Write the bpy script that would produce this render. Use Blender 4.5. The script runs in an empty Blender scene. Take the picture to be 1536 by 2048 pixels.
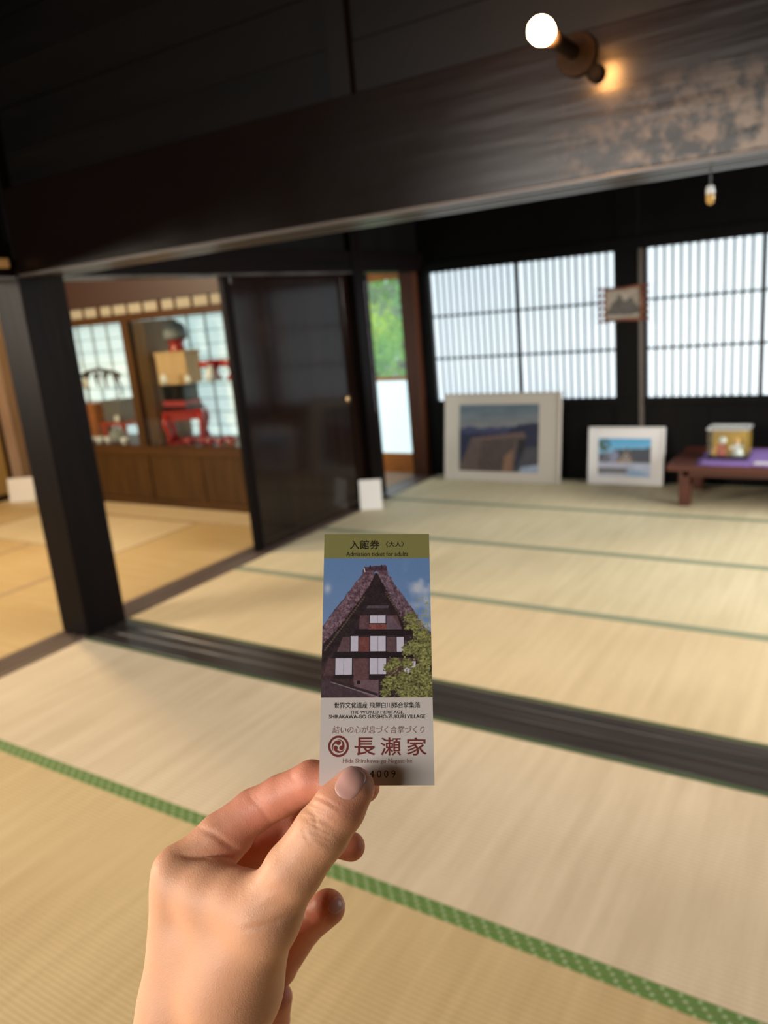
import bpy, bmesh, math, random
import numpy as np
from mathutils import Vector, Matrix
random.seed(7); RNG = np.random.default_rng(7)
S = bpy.context.scene
COL = S.collection
R = math.radians
# ------------------------------------------------------------------ camera
CR = Matrix(((0.8445632127, -0.0605393618, 0.5320225234),
             (0.5281436752, 0.2578256980, -0.8090674679),
             (-0.0881886503, 0.9642929508, 0.2497235810)))
CO = Vector((0, 0, 1.5))
FPX = 1556.26
cd = bpy.data.cameras.new('camera'); cam = bpy.data.objects.new('camera', cd); COL.objects.link(cam)
cam.matrix_world = Matrix.Translation(CO) @ CR.to_4x4()
cd.sensor_fit = 'VERTICAL'; cd.sensor_height = 36; cd.sensor_width = 27
cd.lens = FPX / 2048 * 36
cd.clip_start = .02; cd.clip_end = 100
cd.dof.use_dof = True; cd.dof.focus_distance = .322; cd.dof.aperture_fstop = 10.5
S.camera = cam
# ------------------------------------------------------------------ world, exposure
w = bpy.data.worlds.new('world'); S.world = w; w.use_nodes = True
wb = w.node_tree.nodes['Background']; wb.inputs[0].default_value = (.80, .92, 1, 1); wb.inputs[1].default_value = 1.9
S.view_settings.view_transform = 'Standard'; S.view_settings.look = 'None'
S.view_settings.gamma = 1; S.view_settings.use_curve_mapping = False; S.view_settings.exposure = 0
try:
    S.cycles.use_denoising = True
except Exception:
    pass
S.cycles.max_bounces = 8; S.cycles.diffuse_bounces = 4; S.cycles.glossy_bounces = 3
S.cycles.transmission_bounces = 6; S.cycles.transparent_max_bounces = 8
S.cycles.sample_clamp_indirect = 6; S.cycles.caustics_reflective = False; S.cycles.caustics_refractive = False

def area(name, loc, target, sx, sy, power, col):
    l = bpy.data.lights.new(name, 'AREA'); l.shape = 'RECTANGLE'; l.size = sx; l.size_y = sy
    l.energy = power; l.color = col
    o = bpy.data.objects.new(name, l); COL.objects.link(o); o.location = loc
    o.rotation_euler = (Vector(target) - Vector(loc)).to_track_quat('-Z', 'Y').to_euler(); return o
# daylight through the openings of the house that lie outside the frame
area('daylight_left', (-7.2, -1.55, 2.05), (0, 0.3, 1.3), 1.6, 1.5, 470, (1, .86, .70))
area('daylight_right', (2.7, 4.3, 1.75), (-2.6, 4.3, .1), 3.2, 1.3, 150, (1, .97, .90)).data.spread = R(110)
area('daylight_behind', (-2.1, -3.45, 2.2), (-1.6, 4, .3), 2.8, 1.5, 252, (1, .94, .86))
pl = bpy.data.lights.new('room_lamp', 'POINT'); pl.energy = 200; pl.color = (1, .70, .36); pl.shadow_soft_size = .15
plo = bpy.data.objects.new('room_lamp', pl); COL.objects.link(plo); plo.location = (-5.3, 2.9, 2.5)

# ------------------------------------------------------------------ materials
def srgb(r, g, b):
    f = lambda c: (c / 255 / 12.92) if c / 255 <= .04045 else ((c / 255 + .055) / 1.055) ** 2.4
    return (f(r), f(g), f(b), 1)
MATS = {}
def mat(name, col, rough=.6, spec=.5, metal=0, emis=None, es=0, noise=None, bump=None, coat=0, trans=0):
    """noise=(scale vec, amount, second colour)   bump=(scale vec, strength)"""
    m = bpy.data.materials.new(name); m.use_nodes = True; nt = m.node_tree; b = nt.nodes['Principled BSDF']
    b.inputs['Base Color'].default_value = col; b.inputs['Roughness'].default_value = rough
    b.inputs['Specular IOR Level'].default_value = spec; b.inputs['Metallic'].default_value = metal
    b.inputs['Coat Weight'].default_value = coat; b.inputs['Transmission Weight'].default_value = trans
    if emis: b.inputs['Emission Color'].default_value = emis; b.inputs['Emission Strength'].default_value = es
    if noise or bump:
        tc = nt.nodes.new('ShaderNodeTexCoord')
    if noise:
        mp = nt.nodes.new('ShaderNodeMapping'); mp.inputs['Scale'].default_value = noise[0]
        nt.links.new(tc.outputs['Object'], mp.inputs[0])
        n = nt.nodes.new('ShaderNodeTexNoise'); n.inputs['Scale'].default_value = 1; n.inputs['Detail'].default_value = 5
        nt.links.new(mp.outputs[0], n.inputs['Vector'])
        r = nt.nodes.new('ShaderNodeMapRange'); r.inputs[1].default_value = .35; r.inputs[2].default_value = .68
        r.inputs[4].default_value = noise[1]
        nt.links.new(n.outputs[0], r.inputs[0])
        mx = nt.nodes.new('ShaderNodeMix'); mx.data_type = 'RGBA'; mx.inputs[6].default_value = col; mx.inputs[7].default_value = noise[2]
        nt.links.new(r.outputs[0], mx.inputs[0]); nt.links.new(mx.outputs[2], b.inputs['Base Color'])
    if bump:
        mp2 = nt.nodes.new('ShaderNodeMapping'); mp2.inputs['Scale'].default_value = bump[0]
        nt.links.new(tc.outputs['Object'], mp2.inputs[0])
        n2 = nt.nodes.new('ShaderNodeTexNoise'); n2.inputs['Scale'].default_value = 1; n2.inputs['Detail'].default_value = 4
        nt.links.new(mp2.outputs[0], n2.inputs['Vector'])
        bp = nt.nodes.new('ShaderNodeBump'); bp.inputs['Strength'].default_value = bump[1]; bp.inputs['Distance'].default_value = .01
        nt.links.new(n2.outputs[0], bp.inputs['Height']); nt.links.new(bp.outputs[0], b.inputs['Normal'])
    MATS[name] = m; return m
DW = (.0028, .002, .0021, 1)
M_dark_v = mat('dark_wood_upright', DW, .42, spec=.05, noise=((14, 14, 1.2), .8, (.006, .0034, .003, 1)), bump=((60, 60, 3), .15))
M_dark_x = mat('dark_wood_along_x', DW, .45, spec=.05, noise=((1.2, 14, 14), .8, (.006, .0034, .003, 1)), bump=((3, 60, 60), .12))
M_dark_y = mat('dark_wood_along_y', DW, .45, spec=.05, noise=((14, 1.2, 14), .8, (.006, .0034, .003, 1)), bump=((60, 3, 60), .12))
M_black = mat('black_boards', (.002, .0018, .002, 1), .6, spec=.1, noise=((8, 8, 1), .6, (.004, .0032, .0032, 1)))
M_door = mat('lacquered_door_wood', (.006, .003, .0022, 1), .13, spec=.42, noise=((16, 16, 1.1), .9, (.012, .005, .0033, 1)), bump=((30, 30, 2), .05))
M_sill = mat('sill_wood', (.030, .024, .021, 1), .28, noise=((1.5, 30, 30), .8, (.055, .045, .04, 1)), bump=((2, 60, 60), .12))
M_silly = mat('brown_sill_wood', (.085, .055, .042, 1), .4, noise=((30, 1.5, 30), .9, (.14, .10, .08, 1)), bump=((60, 2, 60), .12))
M_kamoi = mat('lintel_underside_wood', (.085, .075, .068, 1), .35, noise=((1.3, 12, 12), 1, (.03, .025, .023, 1)))
M_brown = mat('case_wood', (.042, .018, .005, 1), .38, spec=.2, noise=((2, 20, 20), .8, (.07, .03, .008, 1)))
M_brownv = mat('case_wood_upright', (.042, .019, .005, 1), .38, spec=.2, noise=((20, 20, 2), .8, (.07, .032, .008, 1)))
M_lightwood = mat('light_wood', (.34, .24, .17, 1), .5, noise=((20, 20, 2), .8, (.24, .15, .10, 1)))
M_orange = mat('orange_cedar', (.75, .24, .045, 1), .4, noise=((20, 20, 2), .8, (.60, .18, .035, 1)))
M_redbrown = mat('table_wood', (.10, .026, .016, 1), .3, noise=((2, 20, 20), .8, (.06, .018, .012, 1)))
M_paper = mat('backlit_paper', (.8, .8, .8, 1), .9, emis=(.74, .90, 1, 1), es=1.12)
M_paper2 = mat('backlit_paper_case', (.8, .8, .8, 1), .9, emis=(.70, .93, .94, 1), es=.86)
M_frost = mat('frosted_daylit_glass', (.8, .85, .85, 1), .4, emis=(.72, .95, 1, 1), es=1.0)
M_fusuma = mat('sand_yellow_paper', (.40, .27, .09, 1), .9, noise=((2, 2, 2), .6, (.36, .25, .12, 1)))
M_slat = mat('lattice_wood', (.022, .022, .024, 1), .5)
M_white = mat('white_board', (.50, .46, .41, 1), .6)
M_white2 = mat('white_mount', (.66, .66, .68, 1), .5)
M_card = mat('white_card', (.75, .74, .72, 1), .7)
M_red = mat('red_lacquer', (.42, .022, .016, 1), .22, coat=.5)
M_pink = mat('red_bowl_lacquer', (.40, .06, .06, 1), .25, coat=.5)
M_blk = mat('black_lacquer', (.012, .012, .013, 1), .2, coat=.5)
M_tan = mat('pale_box_wood', (.62, .40, .19, 1), .6, noise=((20, 20, 2), .7, (.5, .30, .13, 1)))
M_chest = mat('chest_wood', (.36, .10, .03, 1), .4, noise=((3, 3, 30), .7, (.26, .07, .02, 1)))
M_porc = mat('white_porcelain', (.80, .83, .86, 1), .25)
M_iron = mat('dark_grey_iron', (.10, .11, .12, 1), .45)
M_grey = mat('grey_cloth', (.22, .24, .25, 1), .7)
M_purple = mat('purple_cloth', (.25, .15, .45, 1), .85, bump=((40, 40, 40), .2))
M_gold = mat('gold_backing', (.58, .32, .015, 1), .5)
M_brass = mat('brass', (.75, .50, .25, 1), .3, metal=1)
M_amber = mat('amber_glass', (.65, .40, .12, 1), .2)
M_leafs = None
def glassmat(name, tint, alpha, rough=.02):
    m = bpy.data.materials.new(name); m.use_nodes = True; nt = m.node_tree; nt.nodes.remove(nt.nodes['Principled BSDF'])
    t = nt.nodes.new('ShaderNodeBsdfTransparent'); t.inputs[0].default_value = tint
    g = nt.nodes.new('ShaderNodeBsdfGlossy'); g.inputs['Roughness'].default_value = rough
    mx = nt.nodes.new('ShaderNodeMixShader'); mx.inputs[0].default_value = alpha
    nt.links.new(t.outputs[0], mx.inputs[1]); nt.links.new(g.outputs[0], mx.inputs[2])
    nt.links.new(mx.outputs[0], nt.nodes['Material Output'].inputs[0]); return m
M_glass = glassmat('clear_glass', (.94, .97, .96, 1), .07)

# beam with old smoke patina, dusty stains and a painted-in window reflection
def beam_mat():
    m = mat('smoked_beam', (.005, .0027, .0022, 1), .36, spec=.17, bump=((2, 25, 25), .10))
    nt = m.node_tree; b = nt.nodes['Principled BSDF']; N = nt.nodes.new; L = nt.links.new
    tc = N('ShaderNodeTexCoord')
    n1 = N('ShaderNodeTexNoise'); n1.inputs['Scale'].default_value = 26; n1.inputs['Detail'].default_value = 6
    n2 = N('ShaderNodeTexNoise'); n2.inputs['Scale'].default_value = 3.2; n2.inputs['Detail'].default_value = 3
    L(tc.outputs['Object'], n1.inputs['Vector']); L(tc.outputs['Object'], n2.inputs['Vector'])
    r1 = N('ShaderNodeMapRange'); r1.inputs[1].default_value = .42; r1.inputs[2].default_value = .62; L(n1.outputs[0], r1.inputs[0])
    # grey on the lower right end: dust stains plus painted window reflection
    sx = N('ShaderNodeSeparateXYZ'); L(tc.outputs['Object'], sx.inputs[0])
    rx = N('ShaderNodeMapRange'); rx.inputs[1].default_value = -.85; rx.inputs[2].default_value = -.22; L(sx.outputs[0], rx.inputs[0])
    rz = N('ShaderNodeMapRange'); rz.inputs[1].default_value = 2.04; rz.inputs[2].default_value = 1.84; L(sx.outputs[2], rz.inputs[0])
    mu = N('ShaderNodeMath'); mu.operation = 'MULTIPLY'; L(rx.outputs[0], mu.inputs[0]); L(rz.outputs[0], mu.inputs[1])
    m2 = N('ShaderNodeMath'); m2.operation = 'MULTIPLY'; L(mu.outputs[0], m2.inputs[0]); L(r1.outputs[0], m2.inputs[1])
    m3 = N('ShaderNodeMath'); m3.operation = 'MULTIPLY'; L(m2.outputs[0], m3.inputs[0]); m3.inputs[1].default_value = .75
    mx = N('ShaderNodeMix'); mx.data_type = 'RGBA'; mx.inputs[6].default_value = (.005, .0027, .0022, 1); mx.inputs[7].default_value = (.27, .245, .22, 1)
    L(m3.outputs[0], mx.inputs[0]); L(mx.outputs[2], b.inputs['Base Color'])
    rr = N('ShaderNodeMapRange'); rr.inputs[3].default_value = .17; rr.inputs[4].default_value = .30; L(n2.outputs[0], rr.inputs[0]); L(rr.outputs[0], b.inputs['Roughness'])
    return m
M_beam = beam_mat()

# rush mat: rushes run across (Y), ribs of the warp run along (X); swap for mats laid the other way
def tatami_mat(name, c1, c2, alongx=True):
    m = bpy.data.materials.new(name); m.use_nodes = True; nt = m.node_tree; b = nt.nodes['Principled BSDF']; N = nt.nodes.new; L = nt.links.new
    b.inputs['Roughness'].default_value = .62; b.inputs['Specular IOR Level'].default_value = .35
    tc = N('ShaderNodeTexCoord')
    def noise(sc, det):
        mp = N('ShaderNodeMapping'); mp.inputs['Scale'].default_value = sc if alongx else (sc[1], sc[0], sc[2])
        L(tc.outputs['Object'], mp.inputs[0]); n = N('ShaderNodeTexNoise'); n.inputs['Scale'].default_value = 1; n.inputs['Detail'].default_value = det
        L(mp.outputs[0], n.inputs['Vector']); return n
    big = noise((1.3, 1.3, 1), 3); streak = noise((26, 1.6, 1), 4); fine = noise((420, 26, 1), 2)
    wv = N('ShaderNodeTexWave'); wv.bands_direction = 'Y' if alongx else 'X'; wv.inputs['Scale'].default_value = 22; wv.inputs['Distortion'].default_value = .4
    L(tc.outputs['Object'], wv.inputs['Vector'])
    a = N('ShaderNodeMath'); a.operation = 'ADD'; L(big.outputs[0], a.inputs[0]); L(streak.outputs[0], a.inputs[1])
    r = N('ShaderNodeMapRange'); r.inputs[1].default_value = .78; r.inputs[2].default_value = 1.25; L(a.outputs[0], r.inputs[0])
    mx = N('ShaderNodeMix'); mx.data_type = 'RGBA'; mx.inputs[6].default_value = c1; mx.inputs[7].default_value = c2; L(r.outputs[0], mx.inputs[0])
    wf = N('ShaderNodeMath'); wf.operation = 'MULTIPLY'; L(wv.outputs[0], wf.inputs[0]); L(fine.outputs[0], wf.inputs[1])
    rr = N('ShaderNodeMapRange'); rr.inputs[3].default_value = .90; rr.inputs[4].default_value = 1.12; rr.inputs[2].default_value = .6; L(wf.outputs[0], rr.inputs[0])
    hs = N('ShaderNodeHueSaturation'); L(rr.outputs[0], hs.inputs['Value']); L(mx.outputs[2], hs.inputs['Color']); L(hs.outputs[0], b.inputs['Base Color'])
    bp = N('ShaderNodeBump'); bp.inputs['Strength'].default_value = .25; bp.inputs['Distance'].default_value = .002
    ad = N('ShaderNodeMath'); ad.operation = 'ADD'; L(wv.outputs[0], ad.inputs[0]); L(fine.outputs[0], ad.inputs[1])
    L(ad.outputs[0], bp.inputs['Height']); L(bp.outputs[0], b.inputs['Normal']); return m
M_tat_a = tatami_mat('rush_mat_pale', (.56, .455, .31, 1), (.68, .57, .41, 1))
M_tat_b = tatami_mat('rush_mat_yellow', (.50, .37, .19, 1), (.60, .46, .25, 1))
M_tat_c = tatami_mat('rush_mat_green_straw', (.58, .50, .32, 1), (.70, .61, .41, 1))
M_tat_d = tatami_mat('rush_mat_old_y', (.52, .36, .16, 1), (.60, .44, .22, 1), False)
M_tat_e = tatami_mat('rush_mat_old_x', (.60, .48, .29, 1), (.70, .57, .36, 1))
def band_mat(name, base, dot):
    m = bpy.data.materials.new(name); m.use_nodes = True; nt = m.node_tree; b = nt.nodes['Principled BSDF']; N = nt.nodes.new; L = nt.links.new
    b.inputs['Roughness'].default_value = .75
    tc = N('ShaderNodeTexCoord'); sx = N('ShaderNodeSeparateXYZ'); L(tc.outputs['Object'], sx.inputs[0])
    def M(op, a, bb, c=None):
        n = N('ShaderNodeMath'); n.operation = op
        for i, v in enumerate((a, bb, c)):
            if v is None: continue
            if isinstance(v, (int, float)): n.inputs[i].default_value = v
            else: L(v, n.inputs[i])
        return n.outputs[0]
    vy = M('DIVIDE', M('SUBTRACT', sx.outputs[1], 1.3975), .0137)     # rows
    row = M('FLOOR', vy, 0); off = M('MULTIPLY', row, .30)
    ux = M('ADD', M('DIVIDE', sx.outputs[0], .0395), off)
    fx = M('MULTIPLY', M('SUBTRACT', M('FRACT', ux, 0), .5), .0395)
    fy = M('MULTIPLY', M('SUBTRACT', M('FRACT', vy, 0), .5), .0137)
    d = M('SQRT', M('ADD', M('MULTIPLY', fx, fx), M('MULTIPLY', fy, fy)), 0)
    mr = N('ShaderNodeMapRange'); mr.inputs[1].default_value = .0062; mr.inputs[2].default_value = .0030; L(d, mr.inputs[0])
    ns = N('ShaderNodeTexNoise'); ns.inputs['Scale'].default_value = 220; L(tc.outputs['Object'], ns.inputs['Vector'])
    k = M('MULTIPLY', mr.outputs[0], ns.outputs[0])
    mx = N('ShaderNodeMix'); mx.data_type = 'RGBA'; mx.inputs[6].default_value = base; mx.inputs[7].default_value = dot
    L(M('MULTIPLY', k, 1.5), mx.inputs[0]); L(mx.outputs[2], b.inputs['Base Color']); return m
M_green = band_mat('green_patterned_border', (.105, .20, .045, 1), (.42, .52, .30, 1))
M_greend = mat('dark_green_border', (.05, .085, .035, 1), .8)
M_greenp = mat('faded_green_border', (.25, .28, .19, 1), .8)
M_beige = mat('beige_border', (.40, .28, .15, 1), .8)

# ------------------------------------------------------------------ geometry helpers
def link(name, me, m, parent=None, loc=None):
    o = bpy.data.objects.new(name, me); COL.objects.link(o)
    if m is not None and not me.materials: me.materials.append(m)
    if loc is not None: o.location = loc
    if parent is not None: o.parent = parent
    return o
def wl(p):   # world location of a parent chain made of unrotated empties
    v = Vector((0, 0, 0))
    while p is not None: v += p.location; p = p.parent
    return v
def empty(name, loc, label=None, cat=None, group=None, kind=None, rot=None):
    o = bpy.data.objects.new(name, None); COL.objects.link(o); o.location = loc; o.empty_display_size = .05
    if rot: o.rotation_euler = rot
    return tag(o, label, cat, group, kind)
def tag(o, label=None, cat=None, group=None, kind=None):
    if label: o['label'] = label
    if cat: o['category'] = cat
    if group: o['group'] = group
    if kind: o['kind'] = kind
    return o
def bm_box(bm, x0, x1, y0, y1, z0, z1):
    vs = [bm.verts.new(p) for p in ((x0,y0,z0),(x1,y0,z0),(x1,y1,z0),(x0,y1,z0),(x0,y0,z1),(x1,y0,z1),(x1,y1,z1),(x0,y1,z1))]
    for f in ((0,3,2,1),(4,5,6,7),(0,1,5,4),(1,2,6,5),(2,3,7,6),(3,0,4,7)): bm.faces.new([vs[i] for i in f])
def fin(name, bm, m, parent=None, bev=0, smooth=False, local=False, seg=2):
    """mesh from bmesh given in world coordinates (or parent's local ones)"""
    if bev: bmesh.ops.bevel(bm, geom=list(bm.edges), offset=bev, segments=seg, affect='EDGES', profile=.5)
    if parent is not None and not local:
        bmesh.ops.translate(bm, verts=bm.verts, vec=-wl(parent))
    if smooth:
        for f in bm.faces: f.smooth = True
    me = bpy.data.meshes.new(name); bm.to_mesh(me); bm.free()
    o = link(name, me, m, parent)
    if parent is None: # origin to the base centre
        co = np.array([v.co[:] for v in me.vertices]); c = (co.min(0) + co.max(0)) / 2; c[2] = co[:, 2].min()
        # materials use object coordinates: keep world aligned by leaving the origin at the world origin for structures
    return o
def box(name, b, m, parent=None, bev=.003, local=False):
    bm = bmesh.new(); bm_box(bm, *b); return fin(name, bm, m, parent, bev, local=local)
def boxes(name, bs, m, parent=None, bev=0, local=False):
    bm = bmesh.new()
    for b in bs: bm_box(bm, *b)
    return fin(name, bm, m, parent, bev, local=local)
def copy(o, parent=None, dx=(0, 0, 0)):
    c = o.copy(); COL.objects.link(c); c.parent = parent; c.location = o.location + Vector(dx); return c
def copy_tree(o, parent=None):
    c = o.copy(); COL.objects.link(c); c.parent = parent
    for ch in list(o.children): copy_tree(ch, c)
    return c
def lathe(name, prof, m, parent=None, n=28, at=(0, 0, 0), axis='Z', local=True):
    bm = bmesh.new(); rings = []
    for r, z in prof:
        rr = []
        for i in range(n):
            a = 2 * math.pi * i / n
            p = Vector((r * math.cos(a), r * math.sin(a), z))
            if axis == 'Y': p = Vector((p.x, -p.z, p.y))
            rr.append(bm.verts.new(p + Vector(at)))
        rings.append(rr)
    for a, b in zip(rings, rings[1:]):
        for i in range(n): bm.faces.new((a[i], a[(i + 1) % n], b[(i + 1) % n], b[i]))
    if prof[0][0] > 1e-5: bm.faces.new(list(reversed(rings[0])))
    if prof[-1][0] > 1e-5: bm.faces.new(rings[-1])
    bmesh.ops.remove_doubles(bm, verts=bm.verts, dist=1e-6)
    bmesh.ops.recalc_face_normals(bm, faces=bm.faces)
    return fin(name, bm, m, parent, smooth=True, local=local)
def tube(name, pts, r, m, parent=None, n=8, local=True):
    bm = bmesh.new(); pts = [Vector(p) for p in pts]; prev = None; rad = r if isinstance(r, (list, tuple)) else [r] * len(pts)
    for k, p in enumerate(pts):
        d = (pts[min(k + 1, len(pts) - 1)] - pts[max(k - 1, 0)]).normalized()
        a = d.orthogonal().normalized() if k == 0 else (last - d * last.dot(d)).normalized()
        last = a; b = d.cross(a)
        ring = [bm.verts.new(p + (a * math.cos(t) + b * math.sin(t)) * rad[k]) for t in [2 * math.pi * i / n for i in range(n)]]
        if prev:
            for i in range(n): bm.faces.new((prev[i], prev[(i + 1) % n], ring[(i + 1) % n], ring[i]))
        else: bm.faces.new(list(reversed(ring)))
        prev = ring
    bm.faces.new(prev); return fin(name, bm, m, parent, smooth=True, local=local)
# print painted cell by cell: a fine grid mesh whose vertices carry the print's colours
def painted(name, P00, P10, P01, P11, nx, ny, colf, m, parent, keep=None):
    """grid between four local corners (bottom-left, bottom-right, top-left, top-right); colf(U,V)->rgb 0..255"""
    u, v = np.meshgrid(np.linspace(0, 1, nx), np.linspace(0, 1, ny))
    P = (np.multiply.outer((1-u)*(1-v), np.array(P00)) + np.multiply.outer(u*(1-v), np.array(P10)) + np.multiply.outer((1-u)*v, np.array(P01)) + np.multiply.outer(u*v, np.array(P11)))
    idx = np.arange(nx * ny).reshape(ny, nx)
    F = np.stack([idx[:-1, :-1], idx[:-1, 1:], idx[1:, 1:], idx[1:, :-1]], -1).reshape(-1, 4)
    c = np.clip(colf(u, v), 0, 255)
    if keep is not None: F = F[keep(c).reshape(-1)[F].sum(1) >= 2]
    me = bpy.data.meshes.new(name); me.from_pydata(P.reshape(-1, 3).tolist(), [], F.tolist())
    c = c / 255.0; lin = np.where(c <= .04045, c / 12.92, ((c + .055) / 1.055) ** 2.4)
    ca = me.color_attributes.new('print', 'FLOAT_COLOR', 'POINT')
    ca.data.foreach_set('color', np.concatenate([lin.reshape(-1, 3), np.ones((nx * ny, 1))], 1).ravel().astype(np.float32))
    return link(name, me, m, parent)
def print_mat(name, rough=.45, gain=1.0):
    m = bpy.data.materials.new(name); m.use_nodes = True; nt = m.node_tree; b = nt.nodes['Principled BSDF']
    a = nt.nodes.new('ShaderNodeVertexColor'); a.layer_name = 'print'; nt.links.new(a.outputs[0], b.inputs['Base Color'])
    b.inputs['Roughness'].default_value = rough; return m
M_print = print_mat('printed_photo')
def inpoly(X, Y, poly):
    r = np.zeros(X.shape, bool); n = len(poly); j = n - 1
    for i in range(n):
        xi, yi = poly[i]; xj, yj = poly[j]
        c = ((yi > Y) != (yj > Y)) & (X < (xj - xi) * (Y - yi) / (yj - yi + 1e-12) + xi)
        r ^= c; j = i
    return r
def vnoise(X, Y, s, seed=0):
    g = np.random.default_rng(seed).random((64, 64)); x = X * s; y = Y * s
    xi = np.floor(x).astype(int); yi = np.floor(y).astype(int); fx = x - xi; fy = y - yi
    fx = fx * fx * (3 - 2 * fx); fy = fy * fy * (3 - 2 * fy)
    a = g[xi % 64, yi % 64]; b = g[(xi + 1) % 64, yi % 64]; c = g[xi % 64, (yi + 1) % 64]; d = g[(xi + 1) % 64, (yi + 1) % 64]
    return (a * (1 - fx) + b * fx) * (1 - fy) + (c * (1 - fx) + d * fx) * fy
def fbm(X, Y, s, seed=0):
    return .5 * vnoise(X, Y, s, seed) + .3 * vnoise(X, Y, s * 2.1, seed + 1) + .2 * vnoise(X, Y, s * 4.3, seed + 2)

# ------------------------------------------------------------------ SETTING: floor and mats
ST = 'structure'
fl = empty('floor', (0, 0, 0), kind=ST)
box('subfloor', (-7.6, 3.0, -3.7, 6.2, -.14, -.062), M_black, fl, 0)
def mat_x(x0, x1, y0, y1, m, bands, z1=0.0):
    """a rush mat with its cloth borders as sub-parts; bands = list of ('y'|'x', a, b, material)"""
    g = .0003
    t = box('tatami_mat', (x0 + g, x1 - g, y0 + g, y1 - g, -.06, z1), m, fl, 0)
    for ax, a, b, bmx in bands:
        if ax == 'y': box('cloth_border', (x0 + g, x1 - g, a, b, z1 - .001, z1 + .0012), bmx, t, 0)
        else: box('cloth_border', (a, b, y0 + g, y1 - g, z1 - .001, z1 + .0012), bmx, t, 0)
    return t
xs_rows = [(-.40, .488, 0), (.488, 1.428, 1), (1.428, 2.288, 2)]
M_rows = [M_tat_b, M_tat_b, M_tat_a]
for (y0, y1, k) in xs_rows:
    off = (-3.405 - .91, -3.405 - .36, -3.405)[k]
    x = off
    while x < 2.9:
        xa, xb = max(x, -3.405), min(x + 1.82, 2.9)
        top = (y1 - .026, y1 - .0015); bot = (y0 + .0015, y0 + .026)
        bands = []
        if k == 2: bands = [('y', 2.262, 2.2865, M_greend), ('y', 1.4295, 1.453, M_green)]
        elif k == 1: bands = [('y', 1.4035, 1.4265, M_green), ('y', bot[0], bot[1], M_green)]
        else: bands = [('y', top[0], top[1], M_green)]
        mat_x(xa, xb, y0, y1, M_rows[k], bands); x += 1.82
for k, (y0, y1) in enumerate(((-2.2, -1.3), (-1.3, -.40), (-3.6, -2.2))):
    mat_x(-3.405, 2.9, y0, y1, M_tat_b, [])
rows_far = [(2.537, 3.425), (3.425, 4.337), (4.337, 5.25), (5.25, 6.155)]
for k, (y0, y1) in enumerate(rows_far):
    x = -3.405 if k % 2 else -3.405 - .91
    while x < 2.7:
        xa, xb = max(x, -3.405), min(x + 1.82, 2.7)
        bands = [('y', y1 - .032, y1 - .0015, M_greenp)] if k < 3 else []
        bands.append(('y', y0 + .0015, y0 + (.022 if k == 0 else .032), M_greend if k == 0 else M_greenp))
        mat_x(xa, xb, y0, y1, M_tat_c if k else M_tat_e, bands); x += 1.82
# left room mats
BG = M_beige
mat_x(-6.38, -4.557, 3.36, 4.21, M_tat_e, [('y', 4.182, 4.2085, BG), ('y', 3.3615, 3.388, BG)])
mat_x(-4.557, -3.625, 2.39, 4.21, M_tat_d, [('x', -4.5555, -4.53, BG), ('x', -3.655, -3.63, BG)])
mat_x(-5.49, -4.557, 1.54, 3.36, M_tat_d, [('x', -4.584, -4.5585, BG), ('x', -5.4885, -5.463, BG)])
mat_x(-6.42, -5.49, 1.54, 3.36, M_tat_d, [('x', -5.517, -5.4915, BG)])
mat_x(-4.557, -3.625, .57, 2.39, M_tat_d, [('x', -4.5555, -4.53, BG)])
mat_x(-7.35, -6.38, 2.39, 4.21, M_tat_d, [('x', -6.407, -6.3815, BG)])
mat_x(-6.38, -3.625, 4.21, 4.565, M_tat_e, [('y', 4.2115, 4.236, BG)])
mat_x(-7.35, -6.38, 4.21, 4.565, M_tat_e, [])
mat_x(-7.35, -6.42, -.3, 2.39, M_tat_d, [])
for (a, b) in ((-6.42, -5.49), (-5.49, -4.557)): mat_x(a, b, -.3, 1.54, M_tat_d, [('x', b - .026, b - .0015, BG)])
mat_x(-4.557, -3.625, -1.25, .57, M_tat_d, [])
mat_x(-7.35, -3.625, -3.6, -1.25, M_tat_d, [])
mat_x(-7.35, -4.557, -1.25, -.3, M_tat_d, [])
# corridor boards beyond the side opening
M_corr = mat('corridor_floor_boards', (.42, .30, .22, 1), .12, spec=.7, noise=((1.5, 22, 22), .7, (.50, .40, .32, 1)))
for i in range(7):
    box('floor_board', (-7.4, -3.52, 5.215 + i * .139, 5.215 + i * .139 + .137, -.06, .0), M_corr, fl, .002)
box('floor_board', (-3.62, -3.41, 5.31, 6.19, -.058, .004), M_silly, fl, .002)
# sills (grooved): a body with raised strips between the grooves
def sill_x(parent, x0, x1, y0, y1, z, m):
    w_ = y1 - y0
    box('sill_body', (x0, x1, y0, y1, z - .06, z - .006), m, parent, .001)
    for a, b in ((0, .27), (.40, .60), (.73, 1)): box('sill_ridge', (x0, x1, y0 + w_ * a, y0 + w_ * b, z - .007, z), m, parent, .0015)
tr = empty('trim_1', (0, 0, 0), kind=ST)
sill_x(tr, -3.40, 2.9, 2.292, 2.533, .002, M_sill)
def sill_y(parent, x0, x1, y0, y1, z, m):
    w_ = x1 - x0
    box('sill_body', (x0, x1, y0, y1, z - .06, z - .006), m, parent, .001)
    for a, b in ((0, .27), (.40, .60), (.73, 1)): box('sill_ridge', (x0 + w_ * a, x0 + w_ * b, y0, y1, z - .007, z), m, parent, .0015)
tr = empty('trim_2', (0, 0, 0), kind=ST)
sill_y(tr, -3.62, -3.41, -3.6, 2.288, .004, M_silly)
sill_y(tr, -3.62, -3.41, 2.537, 5.09, .004, M_silly)

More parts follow.
